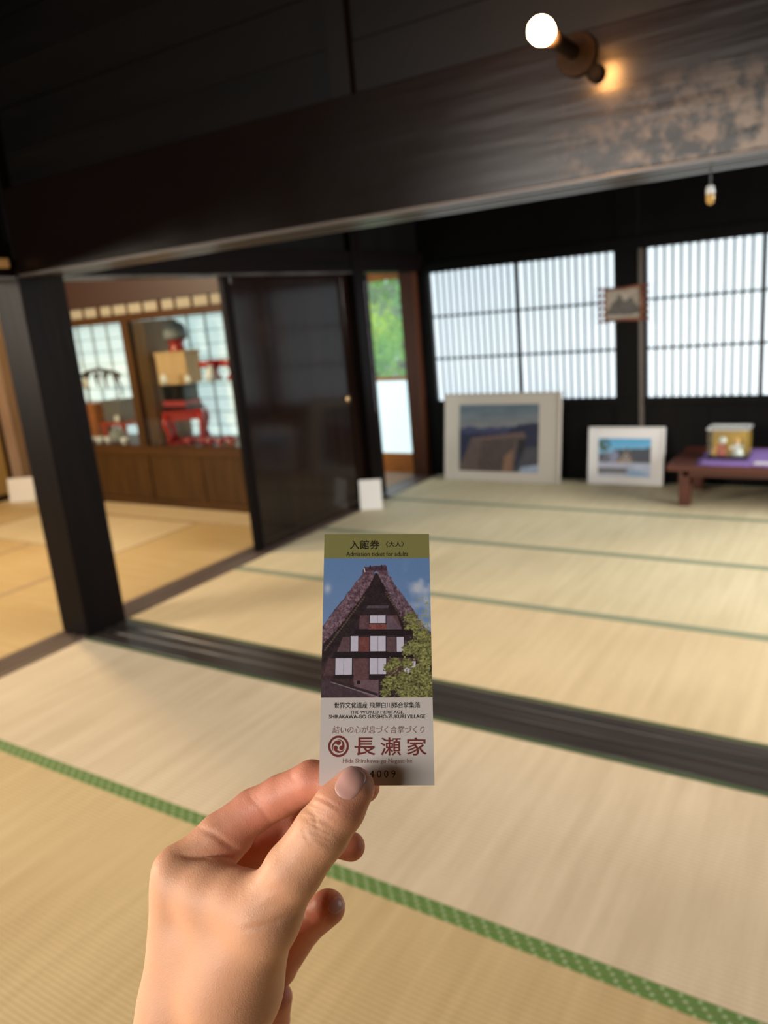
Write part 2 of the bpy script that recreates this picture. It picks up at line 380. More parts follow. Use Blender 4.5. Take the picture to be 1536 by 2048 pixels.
# ------------------------------------------------------------------ SETTING: posts, beams, walls
H = 3.0
post1 = box('post', (-3.615, -3.40, 2.29, 2.535, -.06, H), M_dark_v, None, .006)
tag(post1, 'thick dark corner post on the left where two floor sills meet', 'post')
post2 = box('post', (-3.615, -3.40, 5.06, 5.20, -.06, H), M_dark_v, None, .006)
tag(post2, 'black post between the sliding door and the garden opening', 'post')
post3 = box('post', (-1.765, -1.59, 6.146, 6.20, .0, H), M_black, None, .004)
tag(post3, 'black post between the two paper windows behind the antler frame', 'post')
# big beam above the sill
bea = empty('trim_3', (0, 0, 0), kind=ST)
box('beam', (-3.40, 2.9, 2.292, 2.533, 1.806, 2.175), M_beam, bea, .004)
# grooved underside of the lintel
for a, b in ((2.292, 2.36), (2.39, 2.435), (2.465, 2.533)): box('lintel_ridge', (-3.40, 2.9, a, b, 1.797, 1.808), M_kamoi, bea, .0015)
# boards above the beam, set back, with short struts
up = empty('wall_front_above_beam', (0, 0, 0), kind=ST)
M_upper = mat('upper_boards', (.003, .0026, .0026, 1), .4, spec=.15, noise=((1.1, 10, 10), .8, (.006, .0045, .004, 1)))
for k in range(5):
    box('wall_board', (-3.40, 2.9, 2.345 + .003 * (k % 2), 2.40, 2.175 + .165 * k + .001, 2.175 + .165 * (k + 1) - .001), M_upper, up, .002)
for x in (-1.545, .30): box('strut', (x - .04, x + .04, 2.318, 2.36, 2.175, H), M_upper, up, .003)
# lintel over the side opening
sl = empty('trim_4', (0, 0, 0), kind=ST)
box('lintel', (-3.605, -3.41, -3.6, 2.288, 1.80, 1.95), M_dark_y, sl, .003)
box('lintel', (-3.605, -3.41, 2.537, 5.055, 1.80, 1.95), M_dark_y, sl, .003)
box('lintel', (-3.605, -3.41, 5.205, 6.19, 1.80, 1.95), M_dark_y, sl, .003)
for y0, y1 in ((-3.6, 2.288), (2.537, 5.055)):
    for a, b in ((-3.605, -3.55), (-3.525, -3.49), (-3.465, -3.41)): box('lintel_ridge', (a, b, y0, y1, 1.79, 1.801), M_kamoi, sl, .001)
wa = empty('wall_left_above_doors', (0, 0, 0), kind=ST)
for k in range(3):
    for y0, y1 in ((-3.6, 2.288), (2.537, 5.055), (5.205, 6.19)):
        box('wall_board', (-3.56 + .004 * (k % 2), -3.46, y0, y1, 1.95 + .35 * k + .001, 1.95 + .35 * (k + 1) - .001), M_black, wa, .002)
# small pale block pegged on the lintel near the corner post
pg = box('wooden_tag', (-3.41, -3.385, 2.17, 2.252, 1.838, 1.878), M_tan, None, .003)
tag(pg, 'small pale wooden tag on the black lintel at the far left edge', 'tag')
# ceiling, enclosing walls
box('ceiling', (-7.6, 3.0, -3.7, 6.35, H, H + .1), M_black, None, 0)['kind'] = ST
cl = empty('trim_5', (0, 0, 0), kind=ST)
for y in (-2.6, -1.2, .2, 1.4): box('ceiling_joist', (-3.4, 2.9, y - .07, y + .07, 2.84, H), M_dark_x, cl, .005)
for y in (3.6, 4.9): box('ceiling_joist', (-3.4, 2.9, y - .07, y + .07, 2.84, H), M_dark_x, cl, .005)
box('wall_right', (2.9, 3.0, -3.7, 6.3, -.1, H), M_black, None, 0)['kind'] = ST
box('wall_behind', (-7.6, 3.0, -3.7, -3.6, -.1, H), M_black, None, 0)['kind'] = ST
wlr = empty('wall_left_room', (0, 0, 0), kind=ST)
box('wall_board', (-7.6, -7.42, -3.7, 6.3, -.1, H), M_dark_y, wlr, 0)
# sand-yellow sliding panels on the left room's far side
fp = empty('fusuma_panel', (-7.38, 3.3, 0), 'sand yellow sliding panel at the far left edge beyond the room', 'panel')
box('paper_field', (-7.40, -7.365, 2.75, 4.42, .06, 1.70), M_fusuma, fp, .002)
boxes('panel_frame', [(-7.405, -7.35, 2.7, 2.75, .02, 1.74), (-7.405, -7.35, 4.42, 4.445, .02, 1.74), (-7.405, -7.35, 2.75, 4.42, .02, .06), (-7.405, -7.35, 2.75, 4.42, 1.70, 1.74)], M_brown, fp)
jb = box('post', (-7.34, -7.17, 4.45, 4.60, 0, 2.2), M_lightwood, None, .004)
tag(jb, 'pale brown wooden jamb beside the sand yellow panel', 'post')
jl = box('trim_6', (-7.40, -7.34, 2.4, 4.6, 1.76, 1.86), M_orange, None, .003); jl['kind'] = ST

# back wall with openings for the windows
bw = empty('wall_back', (0, 0, 0), kind=ST)
WY = 6.18
def wb_(b, m=M_black): box('wall_board', b, m, bw, .002)
wb_((-3.48, 2.9, WY - .03, WY + .12, 1.79, 2.35)); wb_((-3.48, 2.9, WY - .026, WY + .12, 2.352, H))
x = -3.48
while x < 2.9:                                           # wainscot boards below the windows
    x2 = min(x + .24, 2.9); wb_((x + .001, x2 - .001, WY - .026 + .004 * random.random(), WY + .10, .0, .655)); x = x2
wb_((-3.48, -3.395, WY - .03, WY + .12, .656, 1.789)); 
wb_((-1.774, -1.546, WY + .02, WY + .12, .60, 1.80)); wb_((-3.48, .87, WY + .035, WY + .12, .60, .672)); wb_((-3.48, .87, WY + .035, WY + .12, 1.775, 1.80))
wb_((.87, 2.9, WY - .03, WY + .12, .656, 1.789))
wb_((-7.5, -3.48, WY + .02, WY + .12, 1.87, H))
box('post', (-3.63, -3.484, WY - .10, WY + .018, 0, 1.80), mat('warm_brown_post', (.06, .020, .010, 1), .5, spec=.2, noise=((20, 20, 2), .8, (.09, .030, .014, 1))), None, .004)
tag(bpy.data.objects['post.004'] if 'post.004' in bpy.data.objects else bpy.context.scene.objects[-1], 'dark reddish brown post between the garden door and the left paper window', 'post')
strip = box('trim_7', (-1.589, -1.556, 6.135, 6.15, .0, 1.79), mat('lit_post_edge', (.07, .058, .05, 1), .4), None, .002); strip['kind'] = ST  # lighter strip painting in the lit edge of the post
rail = box('trim_8', (-3.40, 2.7, WY - .044, WY - .031, .62, .672), M_black, None, .003); rail['kind'] = ST
rail = box('trim_9', (-3.40, 2.7, WY - .060, WY - .031, 1.775, 1.86), M_black, None, .003); rail['kind'] = ST

# paper windows with upright slats
SL = {}
def shoji(idx, x0, x1, panels, z0=.672, z1=1.775):
    wnd = empty('window_%d' % idx, (x0, WY, z0), kind=ST)
    pw = (x1 - x0) / panels
    for p in range(panels):
        a = x0 + p * pw; b = a + pw
        yy = WY + (.012 if p % 2 else .0)
        box('paper', (a + .004, b - .004, yy + .028, yy + .031, z0, z1), M_paper, wnd, 0)
        for s in ((a, a + .014), (b - .014, b)):
            box('stile', (s[0], s[1], yy - .004, yy + .027, z0, z1), M_slat, wnd, 0)
        for zz in (1.406, 1.044): box('rail', (a + .014, b - .014, yy + .004, yy + .020, zz - .009, zz + .009), M_slat, wnd, 0)
        n = 13; step = (pw - .028) / n
        for i in range(1, n):
            xx = a + .014 + i * step
            if 'm' not in SL:
                bm = bmesh.new(); bm_box(bm, -.0075, .0075, -.008, .008, 0, z1 - z0); SL['m'] = bpy.data.meshes.new('slat'); bm.to_mesh(SL['m']); bm.free(); SL['m'].materials.append(M_slat)
            o = bpy.data.objects.new('slat', SL['m']); COL.objects.link(o); o.parent = wnd; o.location = Vector((xx, yy + .018, z0)) - wnd.location
shoji(1, -3.385, -1.772, 2)
shoji(2, -1.548, .86, 3)
# daylight-side objects leaning outside the second window show as faint warm stripes
tag(bm_ := box('bamboo_pole', (-.785, -.745, 6.24, 6.27, .6, 1.2), M_tan, None, .004), 'faint tan pole standing outside the right paper window', 'pole')
bpy.data.objects.remove(bm_)

# ------------------------------------------------------------------ garden door, corridor, outside
def glass_door(x0, x1, label):
    d = empty('garden_door', (x0, 6.25, 0), label, 'door')
    f = boxes('door_frame', [(x0, x0 + .035, 6.235, 6.265, .03, 1.86), (x1 - .035, x1, 6.235, 6.265, .03, 1.86), (x0 + .035, x1 - .035, 6.235, 6.265, .03, .175),
                             (x0 + .035, x1 - .035, 6.235, 6.265, .86, .895), (x0 + .035, x1 - .035, 6.235, 6.265, 1.765, 1.86)], M_orange, d)
    box('clear_pane', (x0 + .035, x1 - .035, 6.248, 6.252, .895, 1.765), M_glass, d, 0)
    box('frosted_pane', (x0 + .035, x1 - .035, 6.247, 6.253, .175, .86), M_frost, d, 0)
glass_door(-4.42, -3.50, 'orange wooden garden door with clear upper pane and frosted lower pane')
glass_door(-5.25, -4.425, 'orange wooden garden door left of the one in view, mostly behind the black post')
box('trim_10', (-7.4, -3.49, 6.20, 6.30, -.02, .028), M_orange, None, .002)['kind'] = ST
cw = box('wall_corridor', (-7.4, -5.255, 6.22, 6.30, .03, 1.87), M_black, None, 0); cw['kind'] = ST
# lattice door slid behind the black post in the side wall
sd = empty('lattice_door', (-3.50, 5.2, 0), 'dim lattice sliding door edge behind the black post by the garden door', 'door')
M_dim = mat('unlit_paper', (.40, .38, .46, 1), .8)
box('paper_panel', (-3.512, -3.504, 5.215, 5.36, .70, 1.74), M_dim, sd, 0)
boxes('door_frame', [(-3.52, -3.49, 5.205, 5.222, .01, 1.79), (-3.52, -3.49, 5.36, 5.378, .01, 1.79), (-3.52, -3.49, 5.222, 5.36, 1.74, 1.79), (-3.52, -3.49, 5.222, 5.36, .01, .70)], M_black, sd)
for zz in (1.406, 1.044): box('rail', (-3.503, -3.496, 5.222, 5.36, zz - .01, zz + .01), M_slat, sd, 0)

gr = box('garden_ground', (-16, 6, 6.4, 26, -.5, -.35), mat('mossy_ground', (.10, .16, .04, 1), .9, noise=((2, 2, 2), 1, (.16, .14, .09, 1))), None, 0)
gr['kind'] = ST
def leafmat(name, c):
    m = bpy.data.materials.new(name); m.use_nodes = True; nt = m.node_tree; nt.nodes.remove(nt.nodes['Principled BSDF'])
    d = nt.nodes.new('ShaderNodeBsdfDiffuse'); t = nt.nodes.new('ShaderNodeBsdfTranslucent'); mx = nt.nodes.new('ShaderNodeMixShader'); mx.inputs[0].default_value = .45
    d.inputs[0].default_value = c; t.inputs[0].default_value = (c[0] * 1.15, c[1] * 1.1, c[2] * .7, 1)
    nt.links.new(d.outputs[0], mx.inputs[1]); nt.links.new(t.outputs[0], mx.inputs[2]); nt.links.new(mx.outputs[0], nt.nodes['Material Output'].inputs[0]); return m
LM = [leafmat('leaf_mid', (.36, .62, .16, 1)), leafmat('leaf_bright', (.72, .86, .18, 1)), leafmat('leaf_cool', (.36, .66, .30, 1)), leafmat('leaf_grey', (.42, .48, .36, 1))]
M_bark = mat('bark', (.20, .16, .12, 1), .9)
def tree(name, c, h, rad, blobs, mats, label, n, leaf=.07, trunk=True):
    t = empty(name, (c[0], c[1], -.36), label, 'tree' if name == 'garden_tree' else 'shrub', 'garden plants beyond the door')
    if trunk: tube('trunk', [(0, 0, 0), (.05, .02, h * .4), (-.05, 0, h * .75), (.0, .0, h)], [.10, .08, .05, .02], M_bark, t, 8)
    rg = np.random.default_rng(int(abs(c[0] * 100)))
    bc = np.array(blobs); k = rg.integers(0, len(bc), n)
    d = rg.normal(size=(n, 3)); d /= np.linalg.norm(d, axis=1)[:, None]
    P = bc[k, :3] + d * (bc[k, 3] * rg.random(n) ** .33)[:, None]
    a = rg.normal(size=(n, 3)); a /= np.linalg.norm(a, axis=1)[:, None]; b = np.cross(a, rg.normal(size=(n, 3))); b /= np.linalg.norm(b, axis=1)[:, None]
    s = leaf * (.6 + .8 * rg.random(n))[:, None]
    V = np.stack([P - a * s, P + b * s * .5, P + a * s, P - b * s * .5], 1).reshape(-1, 3)
    me = bpy.data.meshes.new('foliage'); me.from_pydata(V.tolist(), [], np.arange(4 * n).reshape(-1, 4).tolist())
    for m_ in mats: me.materials.append(m_)
    me.polygons.foreach_set('material_index', (k % len(mats)).astype(np.int32))
    o = link('foliage', me, None, t); o['kind'] = 'stuff'
def blobs(n, rx, ry, z0, z1, r, seed):
    g = random.Random(seed); return [(g.uniform(-rx, rx), g.uniform(-ry, ry), g.uniform(z0, z1), r * g.uniform(.6, 1.2)) for _ in range(n)]
tree('garden_shrub', (-6.15, 9.6), 1.6, 1, blobs(26, 1.3, .6, .5, 2.1, .42, 1), [LM[0], LM[1], LM[2]], 'bright green garden shrub just outside the garden door', 5200, .055)
tree('garden_tree', (-7.6, 12.6), 4, 1, blobs(30, 1.5, .9, 1.3, 3.6, .55, 2), [LM[0], LM[3], LM[2]], 'grey green tree on the left beyond the garden door', 5200, .075)
tree('garden_tree', (-9.4, 17.6), 3.0, 1, blobs(34, 2.6, 1.2, .6, 2.3, .6, 3), [LM[1], LM[0]], 'yellow green tree further back under the bright sky', 5200, .09)

# ------------------------------------------------------------------ big wooden sliding door in the side wall
dd = empty('sliding_door', (-3.5, 4.4, 0), 'large glossy dark wooden sliding door with a small brass pull', 'door')
D0, D1 = 3.715, 5.058
for i in range(5):
    a = D0 + .07 + (D1 - D0 - .14) * i / 5; b = D0 + .07 + (D1 - D0 - .14) * (i + 1) / 5
    box('door_plank', (-3.507 + .001 * (i % 2), -3.485, a + .001, b - .001, .09, 1.745), M_door, dd, 0)
for a, b, m_ in ((D0, D0 + .07, M_dark_v), (D1 - .07, D1, M_door)): box('stile', (-3.515, -3.475, a, b, .008, 1.788), m_, dd, .002)
for a, b in ((.008, .09), (.82, .90), (1.745, 1.788)): box('rail', (-3.5145, -3.476, D0 + .07, D1 - .07, a, b), M_door, dd, .002)
kn = lathe('door_pull', [(0, 0), (.006, 0), (.02, -.002), (.026, -.008), (.026, -.011), (.0, -.011)], M_brass, None, 20)
kn.rotation_euler = (0, R(90), 0); kn.parent = dd; kn.location = (.038, .52, .868)

# ------------------------------------------------------------------ display case in the left room
case = empty('display_case', (-5.3, 4.85, 0), 'long brown wooden display case with glass front in the left room', 'display case')
cx0, cx1, cf, cb = -7.12, -3.66, 4.58, 5.16
X_D = -5.47
for a, b in ((cx0, X_D - .03), (X_D + .03, -4.86), (-4.80, cx1)):
    box('base_panel', (a, b, cf + .012, cf + .03, .06, .46), M_brownv, case, .002)
boxes('base_frame', [(cx0, cx1, cf, cf + .04, 0, .06), (cx0, cx1, cf - .006, cf + .04, .46, .54), (X_D - .03, X_D + .03, cf, cf + .04, .06, .46), (-4.86, -4.80, cf + .004, cf + .034, .06, .46)], M_brown, case)
box('case_floor', (cx0, cx1, cf + .04, cb, .46, .535), M_brown, case, 0)
for xx in (cx0, X_D - .045, -3.74): box('case_post', (xx, xx + .09, cf - .004, cf + .05, .54, 1.61), M_brownv, case, .002)
box('case_header', (cx0, cx1, cf - .006, cf + .045, 1.60, 1.665), M_brown, case, .002)
box('case_header', (cx0, cx1, cf - .006, cf + .045, 1.745, 2.02), mat('dark_case_header', (.028, .010, .005, 1), .5), case, .002)
M_dimpaper = mat('cream_transom_paper', (.26, .24, .18, 1), .8, emis=(.75, .66, .45, 1), es=.08)
xx = cx0
while xx < cx1 - .1:                                       # transom: little paper lights between bars
    big = .035 if int(round((xx - cx0) / .19)) % 4 == 3 else .012
    x2 = min(xx + .19, cx1); box('transom_paper', (xx + big, x2 - .004, cf + .014, cf + .02, 1.665, 1.745), M_dimpaper, case, 0); 
    box('transom_bar', (x2 - .004, min(x2 + (.035 if int(round((x2 - cx0) / .19)) % 4 == 3 else .012), cx1), cf, cf + .03, 1.665, 1.745), M_brown, case, 0); xx = x2
for a, b in ((cx0 + .09, X_D - .045), (X_D + .045, -3.74)): box('glass_pane', (a, b, cf + .02, cf + .024, .54, 1.60), M_glass, case, 0)
box('divider', (X_D - .02, X_D + .02, cf + .05, cb, .54, 1.60), mat('divider_wood', (.34, .19, .09, 1), .4, noise=((20, 6, 2), .8, (.22, .11, .05, 1))), case, .001)
box('end_board', (cx0, cx0 + .03, cf + .05, cb, .54, 1.60), M_lightwood, case, .001)
box('case_top', (cx0, cx1, cf, cb, 2.02, 2.05), M_brown, case, 0)
# paper lattice closing the back of the case
bl = empty('window_3', (-5.3, 5.17, .5), kind=ST)
box('paper', (cx0, cx1, 5.192, 5.195, .46, 1.80), M_paper2, bl, 0)
M_lat2 = mat('backlit_lattice_wood', (.50, .55, .53, 1), .6, emis=(.6, .75, .75, 1), es=.18)  # lattice wood also glows faintly, in place of light from behind
xx = cx0
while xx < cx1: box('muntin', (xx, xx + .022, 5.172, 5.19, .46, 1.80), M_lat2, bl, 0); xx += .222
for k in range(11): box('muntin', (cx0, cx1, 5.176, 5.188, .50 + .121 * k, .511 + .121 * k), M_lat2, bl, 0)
bwall = empty('wall_left_room_back', (0, 0, 0), kind=ST)
box('wall_board', (-7.42, -3.62, 5.17, 5.20, 1.80, H), M_black, bwall, 0)
box('wall_board', (-7.42, -3.62, 5.17, 5.20, -.05, .46), M_black, bwall, 0)
box('wall_board', (-7.42, -7.12, 5.17, 5.20, .46, 1.80), M_black, bwall, 0)

Zc = .536   # case floor
def item(name, loc, label, cat, group=None): return empty(name, loc, label, cat, group)
# -- right bay
def footed(it, w_, d_, h_, m):
    box('stand_top', (-w_/2, w_/2, -d_/2, d_/2, h_ - .03, h_), m, it, .006, local=True)
    for sx in (-1, 1):
        for sy in (-1, 1):
            tube('leg', [(sx*(w_/2-.03), sy*(d_/2-.03), h_-.03), (sx*(w_/2-.012), sy*(d_/2-.012), h_*.62), (sx*(w_/2-.035), sy*(d_/2-.035), h_*.25), (sx*(w_/2-.022), sy*(d_/2-.022), .012)], [.036, .030, .022, .026], m, it, 8)
    boxes('foot_ring', [(-w_/2+.01, w_/2-.01, -d_/2+.01, -d_/2+.035, 0, .018), (-w_/2+.01, w_/2-.01, d_/2-.035, d_/2-.01, 0, .018), (-w_/2+.01, -w_/2+.035, -d_/2+.035, d_/2-.035, 0, .018), (w_/2-.035, w_/2-.01, -d_/2+.035, d_/2-.035, 0, .018)], m, it, local=True)
    for k in range(4):
        o = box('apron', (-w_/2+.02, w_/2-.02, -d_/2+.010, -d_/2+.026, h_-.085, h_-.03), m, it, .004, local=True); o.rotation_euler = (0, 0, k * math.pi / 2)
SX, SY = -5.19, 4.86
it = item('footed_tray_stand', (SX, SY, Zc), 'tall red lacquered stand with curved legs in the right bay of the case', 'stand')
footed(it, .34, .34, .285, M_red); it.rotation_euler = (0, 0, R(38))
b_ = item('lacquer_tray', (SX - .02, SY, Zc + .285), 'dark red tray on top of the red stand in the case', 'tray')
box('tray_base', (-.15, .15, -.11, .11, 0, .03), M_blk, b_, .004, local=True); box('tray_rim', (-.14, .14, -.10, .10, .03, .08), M_pink, b_, .006, local=True)
b_ = item('lacquer_box', (SX - .02, SY, Zc + .365), 'black lacquered box under the pale wooden box in the case', 'box')
box('box_body', (-.125, .125, -.09, .09, 0, .115), M_blk, b_, .006, local=True); box('box_lid', (-.13, .13, -.095, .095, .115, .14), M_blk, b_, .005, local=True)
b_ = item('wooden_box', (SX - .005, SY + .01, Zc + .505), 'pale unpainted wooden box in the middle of the right bay', 'box')
box('box_body', (-.16, .16, -.10, .10, 0, .255), M_tan, b_, .004, local=True); box('box_lid', (-.167, .167, -.107, .107, .255, .28), M_tan, b_, .004, local=True)
b_.rotation_euler = (0, 0, R(8))
b_ = item('hat_stand', (SX + .02, SY, Zc + .785), 'red lacquered pedestal holding up the dark domed hat', 'pedestal')
lathe('pedestal_body', [(.07, 0), (.075, .012), (.06, .03), (.058, .06), (.075, .085), (.085, .10), (0, .10)], M_red, b_)
b_ = item('domed_hat', (SX + .02, SY, Zc + .886), 'dark grey domed hat on the red pedestal near the case top', 'hat')
lathe('crown', [(.095, 0), (.10, .02), (.098, .07), (.085, .11), (.055, .138), (.02, .150), (0, .152)], M_grey, b_)
lathe('brim', [(.112, -.0), (.115, .004), (.112, .010), (.100, .012), (.100, -.0)], M_iron, b_)
def disc_card(loc, label, r=.04, hang=0):
    o = item('round_card', loc, label, 'card', 'white round cards in the case')
    lathe('card_disc', [(r, -.002), (r, .002), (0, .002)], M_card, o, 24, (0, 0, r), 'Y')
    if hang: tube('string', [(0, 0, 2 * r), (0, 0, 2 * r + hang)], .002, M_blk, o, 6)
    else: box('card_foot', (-.012, .012, .002, .02, 0, .012), M_card, o, 0, local=True)
sh = item('glass_shelf', (-4.6, 4.8, Zc + .515), 'thin glass shelf carrying the red trays in the right bay', 'shelf')
for bb in ((-.20, .85, -.14, .15, 0, .008), (-.80, -.20, -.185, -.14, 0, .008)): box('shelf_pane', bb, M_glass, sh, 0, local=True)
SHZ = Zc + .524
disc_card((-5.145, 4.632, SHZ), 'white round card by the lower left corner of the pale wooden box', .042)
disc_card((-4.86, 4.632, SHZ), 'white round card by the lower right corner of the pale wooden box', .034)
def round_tray(loc, label, r, h, m=M_red):
    o = item('footed_tray', loc, label, 'tray', 'red trays on the glass shelf')
    lathe('tray_dish', [(0, h), (r*.9, h), (r, h+.035), (r*1.02, h+.035), (r*.95, h-.015), (0, h-.015)], m, o)
    lathe('tray_foot', [(r*.62, 0), (r*.66, .01), (r*.35, h*.5), (r*.5, h-.014), (0, h-.014)], m, o)
round_tray((-4.745, 4.82, SHZ), 'red footed tray with open sides right of the pale wooden box', .115, .13)
round_tray((-4.50, 4.82, SHZ), 'red footed tray at the right end half hidden by the sliding door', .12, .13)
o = item('white_jar', (-4.64, 4.69, SHZ), 'white gourd-shaped jar in front of the red trays', 'jar')
lathe('jar_body', [(.02, 0), (.05, .015), (.058, .05), (.045, .09), (.025, .12), (.018, .135), (0, .137)], M_porc, o)
for k, (xx, yy) in enumerate(((-4.99, 4.67), (-4.85, 4.70), (-4.74, 4.67), (-4.62, 4.67), (-4.50, 4.67), (-4.42, 4.78), (-4.66, 4.80), (-4.30, 4.67))):
    o = item('lacquer_bowl', (xx, yy, Zc), ['small red bowl nearest the foot of the red stand', 'second small red bowl from the red stand, set back', 'third small red bowl from the red stand, front row', 'small red bowl in the middle of the row, front', 'small red bowl near the sliding door, front row', 'small red bowl near the sliding door, back row', 'small red bowl in the back row below the white jar', 'small red bowl furthest right, by the sliding door edge'][k], 'bowl', 'small red bowls on the case floor')
    lathe('bowl_body', [(.024, 0), (.024, .008), (.018, .012), (.045, .03), (.052, .055), (.048, .055), (.03, .02), (0, .016)], M_pink, o)
# -- left bay
o = item('small_chest', (-6.45, 4.87, Zc), 'orange brown small chest of drawers in the left bay', 'chest')
box('chest_body', (-.135, .135, -.09, .09, 0, .355), M_chest, o, .003, local=True)
for k in range(3):
    d_ = box('drawer', (-.125, .125, -.097, -.0905, .015 + k * .115, .12 + k * .115), M_chest, o, .003, local=True)
    kb = lathe('drawer_pull', [(0, 0), (.009, 0), (.012, .006), (.008, .012), (0, .013)], M_brass, None, 12, (0, 0, 0), 'Y'); kb.parent = d_; kb.location = (0, -.097, .067 + k * .115)
o = item('lacquer_box', (-6.15, 4.93, Zc + .17), 'black lacquered box beside the orange brown chest', 'box')
box('box_body', (-.125, .125, -.09, .09, 0, .18), M_iron, o, .005, local=True); box('box_lid', (-.13, .13, -.095, .095, .18, .205), M_iron, o, .005, local=True)
o = item('lacquer_stand', (-6.12, 4.92, Zc), 'low dark red stand under the black box in the left bay', 'stand')
box('stand_top', (-.17, .17, -.13, .13, .14, .17), M_red, o, .004, local=True)
for sx in (-1, 1):
    for sy in (-1, 1): box('leg', (sx*.14-.02, sx*.14+.02, sy*.10-.015, sy*.10+.015, 0, .14), M_red, o, .004, local=True)
o = item('cloth_bundle', (-5.945, 4.70, Zc), 'grey rounded bundle at the right end of the left bay', 'bundle')
lathe('bundle_body', [(.045, 0), (.07, .02), (.08, .06), (.07, .10), (.04, .125), (0, .13)], M_grey, o); lathe('bundle_knot', [(.015, .128), (.024, .14), (.018, .155), (0, .16)], M_grey, o, 12)
o = item('arm_rack', (-6.29, 4.88, Zc + .357), 'dark rack of curved black arms above the boxes in the left bay', 'rack')
tube('rack_bar', [(-.28, 0, .25), (-.14, 0, .295), (.02, 0, .31), (.16, 0, .285), (.30, 0, .24)], .018, M_blk, o)
for k in range(9):
    xk = -.26 + k * .067; s = 1 if k % 2 else -1
    tube('arm', [(xk, 0, .275), (xk + s*.02, -.02, .245), (xk + s*.035, -.02, .20 - .02*(k % 3)), (xk + s*.03, -.015, .165 - .02*(k % 3))], [.015, .013, .011, .008], M_blk, o, 6)
tube('rack_foot', [(-.26, .02, .25), (-.24, .03, .12), (-.24, .02, 0)], .010, M_blk, o, 6); tube('rack_foot', [(.22, .02, .27), (.23, .05, .12), (.20, .07, .045)], .010, M_blk, o, 6)
disc_card((-6.36, 4.765, Zc + .50), 'large white round card hanging before the black rack in the left bay', .05, .05)
disc_card((-6.045, 4.80, Zc + .171), 'white round card before the black box in the left bay', .034)
for k, (xx, yy) in enumerate(((-6.34, 4.68), (-6.26, 4.65), (-6.16, 4.66), (-6.06, 4.68), (-5.80, 4.65))):
    o = item('white_cup', (xx, yy, Zc), ['leftmost small white cup on the left bay floor', 'second small white cup from the left end, beside the leftmost', 'small white cup in the middle of the left bay floor', 'small white cup right of the middle, left of the grey bundle', 'small white cup right of the grey bundle'][k], 'cup', 'white cups on the case floor')
    lathe('cup_body', [(.022, 0), (.024, .004), (.034, .03), (.038, .058), (.035, .058), (.03, .03), (0, .012)], M_porc, o)

# ------------------------------------------------------------------ pictures leaning on the back wall
def paint_big(u, v):
    X = u * 100; Y = (1 - v) * 100; c = np.zeros(u.shape + (3,))
    sky = np.array([[88, 108, 122]]) ; t = np.clip(Y / 42, 0, 1)[..., None]
    c[:] = np.array([84, 104, 120]) * (1 - t) + np.array([125, 122, 122]) * t
    c += ((fbm(X, Y * 2, .06, 3) - .5) * 26)[..., None]
    hill = 33 + 7 * fbm(X, X * 0, .07, 5) - 2
    c[Y > hill] = (52, 58, 92)
    h2 = np.where(X > 60, 40 - (X - 60) * .45 - 6 * np.sin((X - 60) / 14), 41)
    c[Y > np.clip(h2, 27, 50) + 3 * vnoise(X, X * 0, .2, 8)] = (20, 28, 58)
    roof = inpoly(X, Y, [(16, 50), (82, 41), (86, 50), (75, 52), (70, 100), (-2, 100)])
    c[roof] = (84, 70, 66); c[inpoly(X, Y, [(30, 54), (72, 50), (64, 100), (24, 100)])] = (68, 56, 54)
    c[inpoly(X, Y, [(16, 50), (82, 41), (83, 45), (15, 54)])] = (104, 80, 74)
    c[inpoly(X, Y, [(58, 78), (69, 66), (68, 100), (56, 100)])] = (124, 92, 74)
    c[inpoly(X, Y, [(74, 52), (84, 50), (86, 76), (76, 86)])] = (14, 16, 26)
    g = inpoly(X, Y, [(84, 64), (101, 62), (101, 101), (70, 101), (76, 88)]); c[g] = (62, 62, 70)
    c[inpoly(X, Y, [(80, 92), (101, 88), (101, 101), (76, 101)])] = (140, 155, 180)
    n = (fbm(X, Y, .35, 9) - .5) * 34; c += np.where(Y > 50, n, n * .15)[..., None]
    return c
def paint_small(u, v):
    X = u * 100; Y = (1 - v) * 100; c = np.zeros(u.shape + (3,)); t = np.clip(Y / 40, 0, 1)[..., None]
    c[:] = np.array([60, 150, 205]) * (1 - t) + np.array([120, 180, 215]) * t
    c[Y > 24 + 8 * fbm(X, X*0, .06, 2) + np.where(X < 30, 12, 0) - np.clip(X - 60, 0, 40) * .12] = (44, 54, 72)
    c[inpoly(X, Y, [(0, 42), (36, 32), (44, 62), (0, 62)])] = (120, 128, 158)
    tr_ = (vnoise(X, Y, .3, 4) > .35) & (((X - 12) / 12) ** 2 + ((Y - 18) / 17) ** 2 < 1); c[tr_] = (58, 76, 60)
    c[(vnoise(X, Y, .3, 6) > .3) & (((X - 12) / 10) ** 2 + ((Y - 52) / 12) ** 2 < 1)] = (50, 56, 56)
    c[inpoly(X, Y, [(34, 62), (52, 26), (57, 24), (74, 62)])] = (74, 70, 70)
    c[inpoly(X, Y, [(40, 62), (54, 36), (66, 62)])] = (150, 140, 135)
    for q in ((46, 46), (54, 46), (50, 54), (58, 55)): c[(abs(X - q[0]) < 2.5) & (abs(Y - q[1]) < 3)] = (80, 72, 74)
    c[inpoly(X, Y, [(33, 60), (50, 60), (50, 66), (33, 66)])] = (165, 125, 70)
    c[Y > 64] = (165, 172, 195); c[(Y > 78) & (Y < 92) & (X < 62 + 6 * np.sin(Y))] = (92, 92, 98)
    c[(Y > 66) & (X > 70)] = (175, 190, 220); c[inpoly(X, Y, [(55, 80), (80, 84), (101, 94), (101, 101), (60, 101)])] = (130, 165, 205)
    c += ((fbm(X, Y, .3, 12) - .5) * 26)[..., None]; return c
M_print2 = print_mat('printed_poster', .5)
